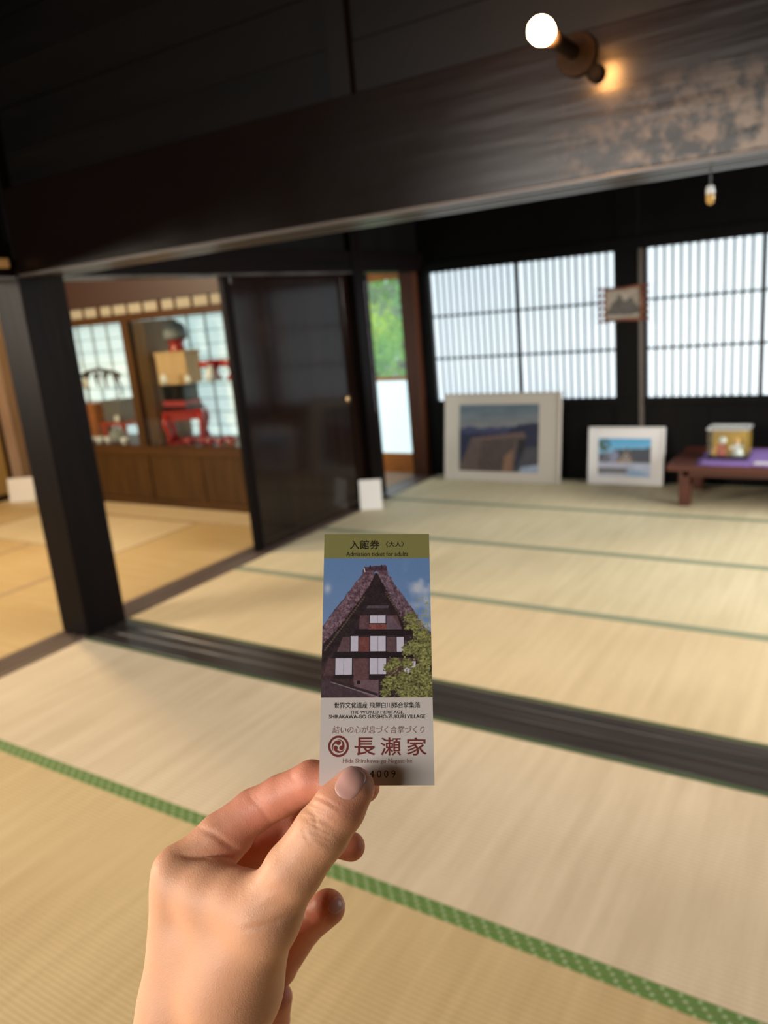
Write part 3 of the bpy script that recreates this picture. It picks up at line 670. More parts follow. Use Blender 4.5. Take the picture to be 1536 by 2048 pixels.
def leaning(name, cx, y, w_, h_, top_y, inner, fn, frame, label, t=.025):
    tilt = -math.asin((top_y - y) / h_)
    o = empty(name, (cx, y, 0.002), label, 'picture', rot=(tilt, 0, 0))
    l, r, b, tp = inner
    boxes('mount', [(-w_/2, w_/2, 0, t, 0, h_)], frame, o, .004, local=True)
    e = .012
    boxes('frame_edge', [(-w_/2 - e, -w_/2, -.008, t + .004, -.0, h_ + e), (w_/2, w_/2 + e, -.008, t + .004, -.0, h_ + e), (-w_/2, w_/2, -.008, t + .004, h_, h_ + e), (-w_/2, w_/2, -.008, t + .004, -.0, e)], frame, o, .002, local=True)
    painted('photo_print', (l, -.0012, b), (r, -.0012, b), (l, -.0012, tp), (r, -.0012, tp), 120, 90, fn, M_print2, o); return o
leaning('framed_photo', -2.72, 5.97, 1.03, .74, 6.085, (-.385, .345, .085, .655), paint_big, M_white, 'large pale framed photo of a thatched roof and mountains leaning under the left window')
leaning('framed_photo', -1.683, 6.045, .565, .442, 6.11, (-.215, .195, .065, .365), paint_small, M_white2, 'small white framed photo of a snowy farmhouse under blue sky')
def standcard(x, y, rz, w_, h_, label):
    o = empty('sign_card', (x, y, .001), label, 'card', rot=(R(-8), 0, rz)); box('card_face', (-w_/2, w_/2, -.003, .003, 0, h_), M_card, o, .001, local=True)
    boxes('card_stand', [(-.03, .03, .003, .035, 0, .006), (-.004, .004, .003, .03, .0, h_*.6)], M_card, o, local=True)
standcard(-3.335, 4.90, R(24), .175, .235, 'white sign card standing on the mats against the black post')
standcard(-7.07, 4.34, R(30), .26, .235, 'white sign card standing by the sand yellow panel at the far left')

# antler-like peg frame hung on the post between the windows
pf = empty('peg_framed_picture', (-1.70, 6.125, 1.262), 'small brown frame with side pegs holding a grey mountain print, on the post', 'picture')
M_peg = mat('reddish_frame_wood', (.16, .05, .022, 1), .45)
def paint_mtn(u, v):
    X = u * 100; Y = (1 - v) * 100; c = np.zeros(u.shape + (3,)); c[:] = (152, 144, 134)
    c[inpoly(X, Y, [(2, 70), (14, 50), (28, 34), (36, 18), (42, 16), (50, 38), (58, 44), (68, 30), (76, 30), (86, 50), (98, 66), (98, 84), (70, 90), (40, 88), (2, 84)])] = (74, 72, 70)
    c += ((fbm(X, Y, .12, 3) - .5) * 50)[..., None]; return c
painted('mountain_print', (-.125, .002, .02), (.125, .002, .02), (-.125, .002, .235), (.125, .002, .235), 50, 44, paint_mtn, M_print2, pf)
box('backing_board', (-.13, .13, .004, .016, .01, .245), M_peg, pf, 0, local=True)
tube('frame_rail', [(-.155, 0, .006), (0, 0, .012), (.15, 0, .006)], .010, M_peg, pf); tube('frame_rail', [(-.155, 0, .245), (0, 0, .24), (.15, 0, .25)], .010, M_peg, pf)
tube('frame_stile', [(-.137, 0, -.005), (-.135, 0, .25)], .010, M_peg, pf); tube('frame_stile', [(.137, 0, -.005), (.137, 0, .255)], .012, M_peg, pf)
for s in (-1, 1):
    for k in range(6):
        z_ = .005 + k * .048; tube('peg', [(s * .13, 0, z_), (s * .175, -.004, z_ + .003), (s * .205, -.004, z_ + .001)], [.011, .009, .006], M_peg, pf, 6)

# ------------------------------------------------------------------ low table, cloth, doll case
tb = empty('low_table', (-.3, 5.8, 0), 'low reddish brown table with thick legs at the right edge', 'table')
box('table_top', (-1.225, .75, 5.43, 6.12, .262, .305), M_redbrown, tb, .006)
boxes('apron', [(-1.13, .68, 5.50, 5.525, .215, .262), (-1.13, .68, 6.02, 6.045, .215, .262), (-1.15, -1.125, 5.52, 6.02, .215, .262), (.64, .665, 5.52, 6.02, .215, .262)], M_redbrown, tb)
for lx in (-1.16, .60):
    for ly in (5.50, 5.98): box('leg', (lx, lx + .075, ly, ly + .075, .001, .262), M_redbrown, tb, .008)
bm = bmesh.new(); nx, ny = 40, 16; g = []
for j in range(ny):
    row = []
    for i in range(nx):
        x_ = -1.045 + 1.55 * i / (nx - 1) + .012 * math.sin(j * 1.1); y_ = 5.445 + .60 * j / (ny - 1) + .008 * math.sin(i * .9)
        if j == 0 or j == ny - 1: y_ += .006 * math.sin(i * 2.1)
        row.append(bm.verts.new((x_, y_, .3075 + .0025 * math.sin(i * .8 + j * .7) ** 2)))
    g.append(row)
for j in range(ny - 1):
    for i in range(nx - 1): bm.faces.new((g[j][i], g[j][i+1], g[j+1][i+1], g[j+1][i]))
cloth = fin('table_cloth', bm, M_purple, None, smooth=True); tag(cloth, 'purple cloth spread over the low reddish table', 'cloth')
so = cloth.modifiers.new('thickness', 'SOLIDIFY'); so.thickness = .0015; so.offset = -1
lc = box('label_card', (-.69, -.50, 5.50, 5.56, .3105, .316), M_card, None, .001); tag(lc, 'small white label card lying on the purple cloth at the frame edge', 'card')
dc = empty('doll_case', (-.868, 5.71, .311), 'small glass doll case with gold back standing on the purple cloth', 'case')
a, b2, c_, d_ = -.131, .131, -.088, .088
box('case_base', (a, b2, c_, d_, 0, .022), M_blk, dc, .003, local=True)
box('gold_back', (a + .008, b2 - .008, d_ - .008, d_ - .004, .022, .205), M_gold, dc, 0, local=True)
for sx in (a, b2 - .006):
    for sy in (c_, d_ - .006): box('corner_strip', (sx, sx + .006, sy, sy + .006, .022, .205), M_blk, dc, 0, local=True)
boxes('top_frame', [(a - .003, b2 + .003, c_ - .003, c_ + .008, .203, .215), (a - .003, b2 + .003, d_ - .008, d_ + .003, .203, .215), (a - .003, a + .008, c_ + .008, d_ - .008, .203, .215), (b2 - .008, b2 + .003, c_ + .008, d_ - .008, .203, .215)], mat('silver_edging', (.55, .57, .58, 1), .35, metal=.6), dc, local=True)
box('top_pane', (a + .008, b2 - .008, c_ + .008, d_ - .008, .206, .209), mat('grey_glass_top', (.25, .25, .23, 1), .25), dc, 0, local=True)
for bb in ((a + .006, b2 - .006, c_ + .001, c_ + .003, .022, .203), (a + .001, a + .003, c_ + .006, d_ - .006, .022, .203), (b2 - .003, b2 - .001, c_ + .006, d_ - .006, .022, .203)): box('glass_pane', bb, M_glass, dc, 0, local=True)
M_dw = mat('doll_white', (.85, .84, .80, 1), .7); M_dr = mat('doll_red', (.50, .06, .03, 1), .6); M_do = mat('doll_orange', (.85, .42, .06, 1), .6); M_sk = mat('doll_face', (.85, .50, .36, 1), .6)
def doll(loc, rot, robe, head, top, label, hat):
    o = empty('costume_doll', loc, label, 'doll', rot=rot)
    lathe('robe', [(.034, 0), (.036, .006), (.030, .03), (.022, .055), (.017, .07), (.008, .078), (0, .079)], robe, o, 20)
    lathe('head', [(0, .072), (.010, .074), (.017, .083), (.019, .093), (.015, .104), (.007, .110), (0, .111)], head, o, 18)
    if hat == 'mane': lathe('headdress', [(.021, .088), (.027, .096), (.024, .112), (.012, .124), (0, .127)], top, o, 18)
    else: lathe('hair', [(.0195, .095), (.021, .101), (.016, .112), (.006, .118), (0, .119)], top, o, 18)
    for s in (-1, 1): tube('arm', [(s*.014, -.004, .066), (s*.034, -.014, .052), (s*.040, -.028, .06)], [.009, .008, .006], robe, o, 8)
doll((-.920, 5.69, .334), (R(4), R(6), 0), M_dr, M_dw, M_dw, 'white-headed doll in a red robe, left in the gold case', 'mane')
doll((-.812, 5.68, .334), (0, R(-4), 0), M_dw, M_sk, M_do, 'shorter doll in a white robe, right in the gold case', 'hair')
fan = empty('orange_sash', (-.965, 5.675, .334), 'orange folded sash at the lower left of the gold case', 'sash')
tube('sash_body', [(-.012, 0, .008), (.0, 0, .02), (.012, .0, .045), (.02, 0, .07)], [.012, .014, .011, .006], M_do, fan, 8); tube('sash_tail', [(-.012, 0, .008), (.012, -.01, .006), (.03, -.012, .006)], [.009, .007, .004], M_do, fan, 8)

# ------------------------------------------------------------------ wall lamp on the beam
LX, LZ = -.75, 2.118
lamp = empty('wall_lamp', (LX, 2.29, LZ), 'glowing round bulb on a dark rosette fixed to the big beam', 'lamp')
M_ros = mat('dark_rosette', (.022, .015, .012, 1), .55, spec=.25)
lathe('rosette', [(.054, 0), (.056, .006), (.050, .014), (.043, .016), (.040, .024), (.026, .030), (.024, .040), (0, .040)], M_ros, lamp, 36, (0, 0, 0), 'Y')
lathe('socket', [(.019, .038), (.021, .05), (.018, .062), (.019, .10), (.020, .17), (.022, .203), (.018, .208), (0, .208)], M_ros, lamp, 24, (0, 0, 0), 'Y')
M_bulb = mat('glowing_bulb', (1, .9, .7, 1), .3, emis=(1, .44, .13, 1), es=380)
lathe('bulb_cap', [(.014, .206), (.014, .226), (0, .226)], M_brass, lamp, 20, (0, 0, 0), 'Y')
lathe('bulb', [(.013, .226), (.019, .232), (.027, .246), (.0305, .264), (.0295, .280), (.023, .294), (.012, .302), (0, .304)], M_bulb, lamp, 32, (0, 0, 0), 'Y')
M_blk2 = mat('shadow_black', (.004, .003, .003, 1), .7, spec=.1)
shadow_disc = empty('lamp_shadow_disc', (-.700, 2.29, 2.062), 'black round painted-shadow knob just below right of the lamp rosette', 'patch')  # black disc painting in the lamp's shadow on the beam
lathe('shadow_disc_body', [(.020, 0), (.024, .004), (.024, .010), (.018, .014), (0, .015)], M_blk2, shadow_disc, 24, (0, 0, 0), 'Y')
# pull hanging from the lintel
pu = empty('cord_pull', (-.437, 2.45, 1.715), 'small pull with white top and amber tip hanging from the beam at right', 'pull')
tube('cord', [(0, 0, .036), (0, 0, .083)], .0022, M_iron, pu, 6)
lathe('pull_cap', [(.004, .040), (.010, .036), (.0115, .022), (.011, .016), (0, .016)], M_porc, pu, 16); lathe('pull_tip', [(.0108, .016), (.0115, .008), (.0095, -.006), (.004, -.011), (0, -.012)], M_amber, pu, 16)

# ------------------------------------------------------------------ TICKET
TO = Vector((-0.16419286, 0.22590214, 1.31389169))
U = CR @ Vector((.9999958, .0027622, -.0009072)); V_ = CR @ Vector((-.0029074, .9500633, -.3120438)); N_ = U.cross(V_)
tk = empty('admission_ticket', TO, 'paper admission ticket with olive header and thatched house photo, held upright in the hand', 'ticket')
tk.rotation_mode = 'QUATERNION'
tk.rotation_quaternion = Matrix(((U.x, V_.x, N_.x), (U.y, V_.y, N_.y), (U.z, V_.z, N_.z))).to_quaternion()
TW, TH = .047, .10672
M_tpaper = bpy.data.materials.new('ticket_paper'); M_tpaper.use_nodes = True
nt = M_tpaper.node_tree; pb = nt.nodes['Principled BSDF']; pb.inputs['Base Color'].default_value = (.78, .73, .71, 1); pb.inputs['Roughness'].default_value = .45
tl = nt.nodes.new('ShaderNodeBsdfTranslucent'); tl.inputs[0].default_value = (.85, .68, .55, 1); mxs = nt.nodes.new('ShaderNodeMixShader'); mxs.inputs[0].default_value = .14
nt.links.new(pb.outputs[0], mxs.inputs[1]); nt.links.new(tl.outputs[0], mxs.inputs[2]); nt.links.new(mxs.outputs[0], nt.nodes['Material Output'].inputs[0])
box('ticket_paper', (-TW/2, TW/2, 0, TH, -.00012, 0), M_tpaper, tk, 0, local=True)
M_olive = mat('olive_print', (.255, .235, .082, 1), .5, spec=.3)
mm = .001
def flat(name, pts, z, m, parent=tk):
    bm = bmesh.new(); bm.faces.new([bm.verts.new((x_ * mm, y_ * mm, z)) for x_, y_ in pts]); return fin(name, bm, m, parent, local=True)
hb = box('header_band', (-TW/2, TW/2, .0955, TH, 0, .00003), M_olive, tk, 0, local=True)
ZQ = (( -25.14, 34.91), (23.23, 95.67))
def paint_house(u, v):
    X = 78 + u * 847; Y = 1308 - v * 1058                 # the print's own units
    c = np.zeros(u.shape + (3,)); t = np.clip((Y - 250) / 700, 0, 1)[..., None]
    c[:] = np.array([98, 130, 178]) * (1 - t) + np.array([118, 144, 186]) * t
    cl_ = np.clip((fbm(X, Y, .006, 21) - .50) * 3.2, 0, 1) * np.clip((X - 690) / 160, 0, 1) * np.clip((Y - 240) / 150, 0, 1)
    cl_ += np.exp(-(((X - 112) / 26) ** 2 + ((Y - 490) / 36) ** 2)) * .7
    c += (np.array([205, 205, 215]) - c) * np.clip(cl_, 0, .75)[..., None]
    st = fbm(X * .8 + Y * .25, Y - X * .6, .05, 4) - .5; fine_ = vnoise(X, Y, .16, 5) - .5
    def put(poly, col, amp=0, jit=0):
        m_ = inpoly(X + jit * (vnoise(X, Y, .06, 31) - .5), Y + jit * (vnoise(X, Y, .06, 32) - .5), poly)
        c[m_] = np.array(col) + (amp * (st + .6 * fine_))[m_][:, None]
    # dark wall behind everything
    put([(490, 390), (600, 560), (740, 800), (925, 960), (925, 1310), (78, 1310), (78, 960), (330, 640)], (52, 38, 42), 18)
    put([(78, 1090), (150, 1000), (330, 1000), (330, 1310), (78, 1310)], (66, 46, 50), 22)
    # roof slopes, on the dark mass behind them
    put([(392, 368), (78, 780), (78, 1000), (925, 1000), (925, 866), (800, 680), (585, 368)], (50, 38, 44), 20, 8)
    put([(392, 365), (330, 450), (250, 560), (170, 670), (78, 775), (78, 930), (110, 900), (240, 745), (350, 600), (455, 450), (500, 372)], (108, 84, 96), 95, 12)
    put([(498, 365), (560, 480), (650, 640), (725, 745), (925, 860), (925, 830), (880, 790), (790, 660), (700, 540), (610, 400), (585, 362)], (106, 84, 98), 95, 12)
    put([(400, 318), (575, 306), (583, 346), (596, 388), (540, 372), (500, 352), (450, 380), (385, 385), (392, 352)], (98, 74, 86), 60, 10)
    put([(402, 320), (578, 312), (580, 346), (404, 352)], (78, 56, 70), 50, 6)
    for q in ((449, 312), (541, 308)): put([(q[0]-4, q[1]-6), (q[0]+4, q[1]-6), (q[0]+5, q[1]+24), (q[0]-5, q[1]+24)], (36, 26, 34))
    put([(396, 330), (404, 328), (412, 360), (404, 362)], (205, 200, 200))
    # underside of the thatch
    put([(488, 372), (508, 372), (600, 545), (690, 700), (770, 815), (700, 820), (640, 730), (590, 640), (420, 640), (360, 720), (270, 870), (130, 1000), (78, 1060), (78, 925), (240, 752), (350, 606), (455, 456)], (44, 32, 36), 30, 6)
    for k in range(26):                                    # rafter ends along the eaves
        f_ = k / 25; cx_ = 400 - 300 * f_; cy_ = 560 + 400 * f_
        put([(cx_-8, cy_-5), (cx_+6, cy_-9), (cx_+11, cy_+3), (cx_-3, cy_+8)], (92, 76, 66), 30)
        if f_ < .62:
            cx_ = 575 + 240 * f_; cy_ = 520 + 400 * f_; put([(cx_-7, cy_-7), (cx_+6, cy_-5), (cx_+4, cy_+7), (cx_-8, cy_+5)], (88, 72, 64), 30)
    # gable wall storeys
    put([(430, 620), (600, 620), (590, 642), (420, 645)], (84, 74, 84), 20)
    put([(372, 700), (660, 700), (700, 806), (362, 802)], (96, 68, 74), 26)
    put([(445, 758), (574, 758), (574, 804), (445, 804)], (128, 74, 70), 40)
    put([(575, 706), (630, 706), (690, 804), (578, 804)], (102, 84, 96), 22)
    put([(240, 862), (715, 862), (750, 976), (195, 972)], (94, 72, 78), 26)
    put([(360, 862), (446, 862), (446, 972), (360, 972)], (114, 66, 64), 30)
    put([(130, 1022), (860, 1022), (860, 1150), (90, 1150)], (82, 58, 62), 26)
    put([(322, 1026), (444, 1026), (444, 1200), (322, 1200)], (100, 70, 74), 24)
    for y_ in (806, 976): put([(180 if y_ > 900 else 340, y_), (790, y_), (820, y_ + 44), (150 if y_ > 900 else 300, y_ + 44)], (36, 26, 30), 12)
    put([(170, 1140), (326, 1140), (326, 1176), (170, 1176)], (44, 30, 34), 10); put([(440, 1140), (586, 1140), (586, 1176), (440, 1176)], (44, 30, 34), 10)
    put([(330, 1180), (515, 1180), (515, 1310), (330, 1310)], (108, 84, 92), 20)
    put([(78, 1180), (160, 1170), (470, 1310), (78, 1310)], (72, 56, 64), 26)
    put([(150, 1172), (512, 1278), (506, 1296), (150, 1192)], (54, 40, 46), 10); put([(150, 1192), (506, 1297), (500, 1302), (150, 1197)], (140, 128, 134))
    put([(350, 1184), (374, 1184), (374, 1210), (350, 1210)], (30, 20, 26))
    # windows
    def win(x0, x1, y0, y1, mid=True):
        put([(x0-7, y0-6), (x1+7, y0-6), (x1+7, y1+6), (x0-7, y1+6)], (38, 28, 34))
        put([(x0, y0), (x1, y0), (x1, y1), (x0, y1)], (198, 194, 212), 8)
        if mid: put([((x0+x1)/2-2, y0), ((x0+x1)/2+2, y0), ((x0+x1)/2+2, y1), ((x0+x1)/2-2, y1)], (120, 112, 126))
    win(448, 569, 699, 757); win(301, 359, 855, 971, False); win(450, 571, 856, 971); win(655, 711, 862, 974, False)
    win(186, 312, 1022, 1141); win(449, 573, 1022, 1139); win(708, 800, 1044, 1130)
    # leafy tree at the lower right
    D = np.full(u.shape, 9.)
    for bx, by, br in ((770, 720, 62), (800, 790, 52), (745, 790, 30), (850, 850, 70), (905, 900, 90), (800, 930, 72), (740, 960, 55), (880, 1010, 110), (640, 1060, 62), (590, 1090, 40), (730, 1060, 60), (840, 1150, 110), (700, 1180, 90), (610, 1200, 72), (570, 1270, 46), (760, 1270, 120), (900, 1260, 90)):
        D = np.minimum(D, np.hypot(X - bx, (Y - by) * 1.15) / br)
    lf = vnoise(X, Y, .085, 41) * .6 + vnoise(X * .7 + Y * .7, Y, .16, 42) * .4
    m_ = D + (lf - .5) * 1.1 < .86
    sh_ = vnoise(X, Y * 1.8, .07, 43) * .55 + vnoise(X, Y, .20, 44) * .45
    pal = np.array([52, 54, 30]) + (np.array([168, 166, 104]) - np.array([52, 54, 30])) * np.clip(sh_ * 1.35 - .12, 0, 1)[..., None]
    c[m_] = pal[m_]
    tw = (vnoise(X, Y, .10, 51) > .72) & (X > 820) & (Y > 560) & (Y < 800); c[tw] = (150, 150, 110)
    c = c * 1.10 + ((RNG.random(u.shape) - .5) * 7)[..., None]
    return c
painted('house_photo', (-TW/2, .0349, .00003), (TW/2, .0349, .00003), (-TW/2, .0955, .00003), (TW/2, .0955, .00003), 236, 290, paint_house, M_print, tk)
M_inkb = mat('black_ink', (.010, .010, .010, 1), .8, spec=.15); M_inkr = mat('brick_red_ink', (.20, .04, .035, 1), .7, spec=.2); M_inkn = mat('brown_ink', (.26, .13, .10, 1), .5)
def text(name, s, x0, y1, x1, y0, m, bold=0.0, space=1.0, shear=0.0):
    cu = bpy.data.curves.new(name, 'FONT'); cu.body = s; cu.size = 1; cu.offset = bold; cu.space_character = space; cu.shear = shear; cu.resolution_u = 3
    to = bpy.data.objects.new(name, cu); COL.objects.link(to)
    dg = bpy.context.evaluated_depsgraph_get(); me = bpy.data.meshes.new_from_object(to.evaluated_get(dg)); bpy.data.objects.remove(to)
    co = np.empty(len(me.vertices) * 3); me.vertices.foreach_get('co', co); co = co.reshape(-1, 3)
    mn, mx_ = co.min(0), co.max(0)
    co[:, 0] = (x0 + (co[:, 0] - mn[0]) / (mx_[0] - mn[0]) * (x1 - x0)) * mm
    co[:, 1] = (y0 + (co[:, 1] - mn[1]) / (mx_[1] - mn[1]) * (y1 - y0)) * mm
    co[:, 2] = .00006; me.vertices.foreach_set('co', co.ravel()); me.materials.clear(); me.name = name
    return link(name, me, m, tk)
text('ticket_title', '入館券', -12.08, 103.87, 1.27, 99.66, M_inkb, .008)
text('ticket_title', '〈大人〉', 4.06, 103.21, 12.12, 100.61, M_inkb, .010)
text('ticket_subtitle', 'Admission ticket for adults', -13.61, 98.49, 13.84, 96.40, M_inkb, .006)
text('heritage_line', '世界文化遺産 飛騨白川郷合掌集落', -17.91, 33.03, 18.16, 30.6, M_inkb, .003)
text('heritage_line', 'THE WORLD HERITAGE,', -11.23, 29.63, 11.34, 28.15, M_inkb, .006)
text('heritage_line', 'SHIRAKAWA-GO GASSHO-ZUKURI VILLAGE', -20.02, 27.94, 20.29, 26.4, M_inkb, .006)
text('slogan_line', '結いの心が息づく合掌づくり', -18.46, 23.41, 19.79, 20.4, M_inkn, -.002, shear=.12)
text('family_name', '長', -9.2, 18.8, -.62, 11.68, M_inkr, .012)
text('family_name', '瀬', 1.56, 18.77, 9.96, 11.65, M_inkr, .006)
text('family_name', '家', 12.33, 18.74, 20.54, 11.62, M_inkr, .010)
text('family_name', 'Hida Shirakawa-go Nagase-ke', -13.89, 10.45, 14.53, 8.3, M_inkn, .0)
text('serial_number', '04009', -5.74, 5.83, 7.62, 3.08, M_inkb, -.004, 1.5)
def paint_crest(u, v):
    x = (u - .5) * 2; y = (v - .5) * 2; r = np.hypot(x, y); th = np.arctan2(y, x)
    ink = (r < 1) & (r > .80)
    inner = r < .70; com = np.zeros(u.shape, bool)
    for k in range(3):                                     # three commas whirling inside the ring
        a0 = math.pi / 2 + k * 2 * math.pi / 3
        hx, hy = .33 * math.cos(a0), .33 * math.sin(a0)
        com |= np.hypot(x - hx, y - hy) < .215
        s_ = np.mod(th - a0, 2 * math.pi)
        outer = .33 + .215 + .13 * np.clip(s_ / 2.2, 0, 1); wd = .30 * np.clip(1 - s_ / 2.3, 0, 1) + .02
        com |= (s_ < 2.3) & (r < outer) & (r > outer - wd)
    ink |= com & (r < .69)
    c = np.zeros(u.shape + (3,)); c[:] = (232, 229, 226)
    a = ink[..., None]; return np.where(a, np.array([124, 52, 48]), c)
painted('crest', (-.02003, .01109, .00004), (-.01157, .01109, .00004), (-.02003, .01956, .00004), (-.01157, .01956, .00004), 110, 110, paint_crest, M_inkr, tk, keep=lambda c: c[..., 1] < 100)

# ------------------------------------------------------------------ HAND  (camera-aligned metric frame, then placed in the world)
def C3(px, py, d): return np.array([(px - 768) / FPX * d, -(py - 1024) / FPX * d, -d])
def sd_cone(P, a, b, r1, r2):
    ba = b - a; l2 = ba @ ba; rr = r1 - r2; a2 = l2 - rr * rr; il2 = 1 / l2
    pa = P - a; y = pa @ ba; z = y - l2
    q = pa * l2 - y[:, None] * ba; x2 = (q * q).sum(1); y2 = y * y * l2; z2 = z * z * l2
    k = np.sign(rr) * rr * rr * x2
    o = (np.sqrt(x2 * a2 * il2) + y * rr) * il2 - r1
    c1 = np.sign(z) * a2 * z2 > k; c2 = np.sign(y) * a2 * y2 < k
    o = np.where(c2, np.sqrt(x2 + y2) * il2 - r1, o); o = np.where(c1, np.sqrt(x2 + z2) * il2 - r2, o); return o
def smin(a, b, k):
    h = np.maximum(k - np.abs(a - b), 0) / k; return np.minimum(a, b) - h * h * h * k / 6
J = lambda px, py, d, r: (C3(px, py, d), r * .01)
cm = .01
PALM = [(J(352, 1742, .338, .98), J(352, 2010, .336, 1.42)), (J(392, 1790, .362, 1.1), J(400, 2050, .358, 1.5)),
        (J(405, 1850, .380, 1.1), J(415, 2060, .372, 1.5)), (J(430, 1925, .396, 1.1), J(455, 2080, .385, 1.5)),
        (J(352, 2010, .336, 1.42), J(346, 2110, .338, 1.75)), (J(425, 2070, .352, 1.9), J(415, 2350, .365, 2.1)),
        (J(346, 2110, .338, 1.75), J(300, 2420, .355, 2.3)), (J(415, 2300, .362, 2.1), J(330, 2700, .36, 2.6)), (J(300, 2400, .355, 2.3), J(230, 2800, .355, 2.7)),
        (J(330, 2700, .36, 2.6), J(270, 3300, .345, 3.3)), (J(230, 2800, .355, 2.7), J(190, 3350, .345, 3.4))]
THEN = [(J(530, 1830, .3125, 1.25), J(462, 1972, .326, 2.05)), (J(462, 1972, .326, 2.05), J(420, 2110, .340, 1.95)), (J(410, 1880, .332, 1.5), J(385, 2080, .337, 1.95)),
        (J(370, 1770, .335, 1.05), J(424, 1786, .329, 1.22)), (J(424, 1786, .329, 1.22), J(482, 1806, .319, 1.15)), (J(482, 1806, .319, 1.15), J(530, 1830, .3125, 1.25)), (J(424, 1800, .329, 1.22), J(470, 1900, .324, 1.7))]
THUMB = [(J(708, 1576, .3073, .82), J(678, 1616, .3070, 1.00)), (J(678, 1616, .3070, 1.00), J(643, 1664, .3070, 1.08)), (J(643, 1664, .3070, 1.08), J(586, 1742, .3085, 1.14)), (J(586, 1742, .3085, 1.14), J(530, 1830, .3125, 1.25))]
INDEX = [(J(368, 1738, .340, 1.02), J(440, 1672, .344, .98)), (J(440, 1672, .344, .98), J(507, 1622, .346, .94)), (J(507, 1622, .346, .94), J(562, 1592, .342, .88)), (J(562, 1592, .342, .88), J(624, 1561, .3355, .83)), (J(624, 1561, .3355, .83), J(727, 1573, .3262, .68)), (J(410, 1735, .342, .9), J(470, 1672, .345, .85))]
MIDDLE = [(J(392, 1790, .362, 1.05), J(500, 1700, .366, 1.05)), (J(500, 1700, .366, 1.05), J(600, 1656, .361, .88)), (J(600, 1656, .361, .88), J(702, 1693, .357, .645))]
RING = [(J(405, 1850, .385, 1.0), J(558, 1936, .402, .88)), (J(558, 1936, .402, .88), J(608, 1852, .391, .92)), (J(608, 1852, .391, .92), J(655, 1815, .380, .86))]
PINKY = [(J(430, 1925, .398, .9), J(548, 2040, .408, .80)), (J(548, 2040, .408, .80), J(556, 1995, .398, .74))]
def chain(P, L, k):
    d = None
    for (a, ra), (b, rb) in L:
        s = sd_cone(P, a, b, ra, rb); d = s if d is None else smin(d, s, k)
    return d
def hand_sdf(P, parts=False):
    palm = chain(P, PALM, 1.3 * cm); then = chain(P, THEN, 1.0 * cm); pt = smin(palm, then, 1.5 * cm)
    th = chain(P, THUMB, .35 * cm)
    fs = [chain(P, f, .30 * cm) for f in (INDEX, MIDDLE, RING, PINKY)]
    d = smin(pt, th, .9 * cm)
    for f, k in zip(fs, (.8, .6, .5, .5)): d = smin(np.minimum(d, 1e9), smin(palm, f, k * cm), .05 * cm)
    if parts: return d, th, fs
    return d
def nets(fn, lo, hi, h):
    n = np.ceil((hi - lo) / h).astype(int) + 1
    cs = 6; hc = h * cs; nc = np.ceil((hi - lo) / hc).astype(int) + 1          # coarse pass finds the cells near the surface
    g = np.stack(np.meshgrid(*[np.arange(k) for k in nc], indexing='ij'), -1).reshape(-1, 3)
    dc_ = fn(lo + (g + .5) * hc).reshape(nc); near = np.abs(dc_) < hc * 1.05
    n = nc * cs + 1; D = np.full(n, 1., np.float32); D[:] = np.repeat(np.repeat(np.repeat(np.where(dc_ > 0, 1, -1), cs, 0), cs, 1), cs, 2).astype(np.float32)[:n[0]-1 or None, :, :].repeat(1, 0) if False else 1
    D[:nc[0]*cs, :nc[1]*cs, :nc[2]*cs] = np.repeat(np.repeat(np.repeat(np.sign(dc_), cs, 0), cs, 1), cs, 2)
    loc = np.stack(np.meshgrid(*[np.arange(cs + 1)] * 3, indexing='ij'), -1).reshape(-1, 3)
    cells = np.argwhere(near)
    for s in range(0, len(cells), 1500):
        idx = (cells[s:s+1500, None, :] * cs + loc[None]).reshape(-1, 3)
        D[idx[:, 0], idx[:, 1], idx[:, 2]] = fn(lo + idx * h)
    ins = D < 0
    c8 = sum(ins[i:n[0]-1+i, j:n[1]-1+j, k:n[2]-1+k].astype(np.int8) for i in (0, 1) for j in (0, 1) for k in (0, 1))
    act = (c8 > 0) & (c8 < 8); ids = np.full(act.shape, -1, np.int64); cc = np.argwhere(act); ids[act] = np.arange(len(cc))
    acc = np.zeros((len(cc), 3)); cnt = np.zeros(len(cc))
    corners = [(i, j, k) for i in (0, 1) for j in (0, 1) for k in (0, 1)]
    for a in corners:
        for ax in range(3):
            if a[ax]: continue
            b = list(a); b[ax] = 1; b = tuple(b)
            da = D[cc[:, 0]+a[0], cc[:, 1]+a[1], cc[:, 2]+a[2]]; db = D[cc[:, 0]+b[0], cc[:, 1]+b[1], cc[:, 2]+b[2]]
            m_ = (da < 0) != (db < 0); t = np.where(m_, da / (da - db + 1e-20), 0)
            p = np.array(a, float) + np.zeros((len(cc), 3)); p[:, ax] += t
            acc[m_] += p[m_]; cnt[m_] += 1
    V = lo + (cc + acc / cnt[:, None]) * h
    F = []
    for ax in range(3):
        b1, b2 = (ax + 1) % 3, (ax + 2) % 3
        sl0 = [slice(1, n[k]-1) for k in range(3)]; sl1 = list(sl0); sl0[ax] = slice(0, n[ax]-1); sl1[ax] = slice(1, n[ax])
        A = ins[tuple(sl0)]; B = ins[tuple(sl1)]; e = np.argwhere(A != B); off = np.array([1, 1, 1]); off[ax] = 0
        fl_ = A[A != B]; e = e + off
        q = []
        for d1, d2 in ((-1, -1), (0, -1), (0, 0), (-1, 0)):
            k = e.copy(); k[:, b1] += d1; k[:, b2] += d2; q.append(ids[k[:, 0], k[:, 1], k[:, 2]])
        q = np.stack(q, 1); q[~fl_] = q[~fl_][:, ::-1]; F.append(q)
    F = np.concatenate(F); F = F[(F >= 0).all(1)]; return V, F
lo = np.array([-.185, -.500, -.436]); hi = np.array([.004, -.098, -.288])
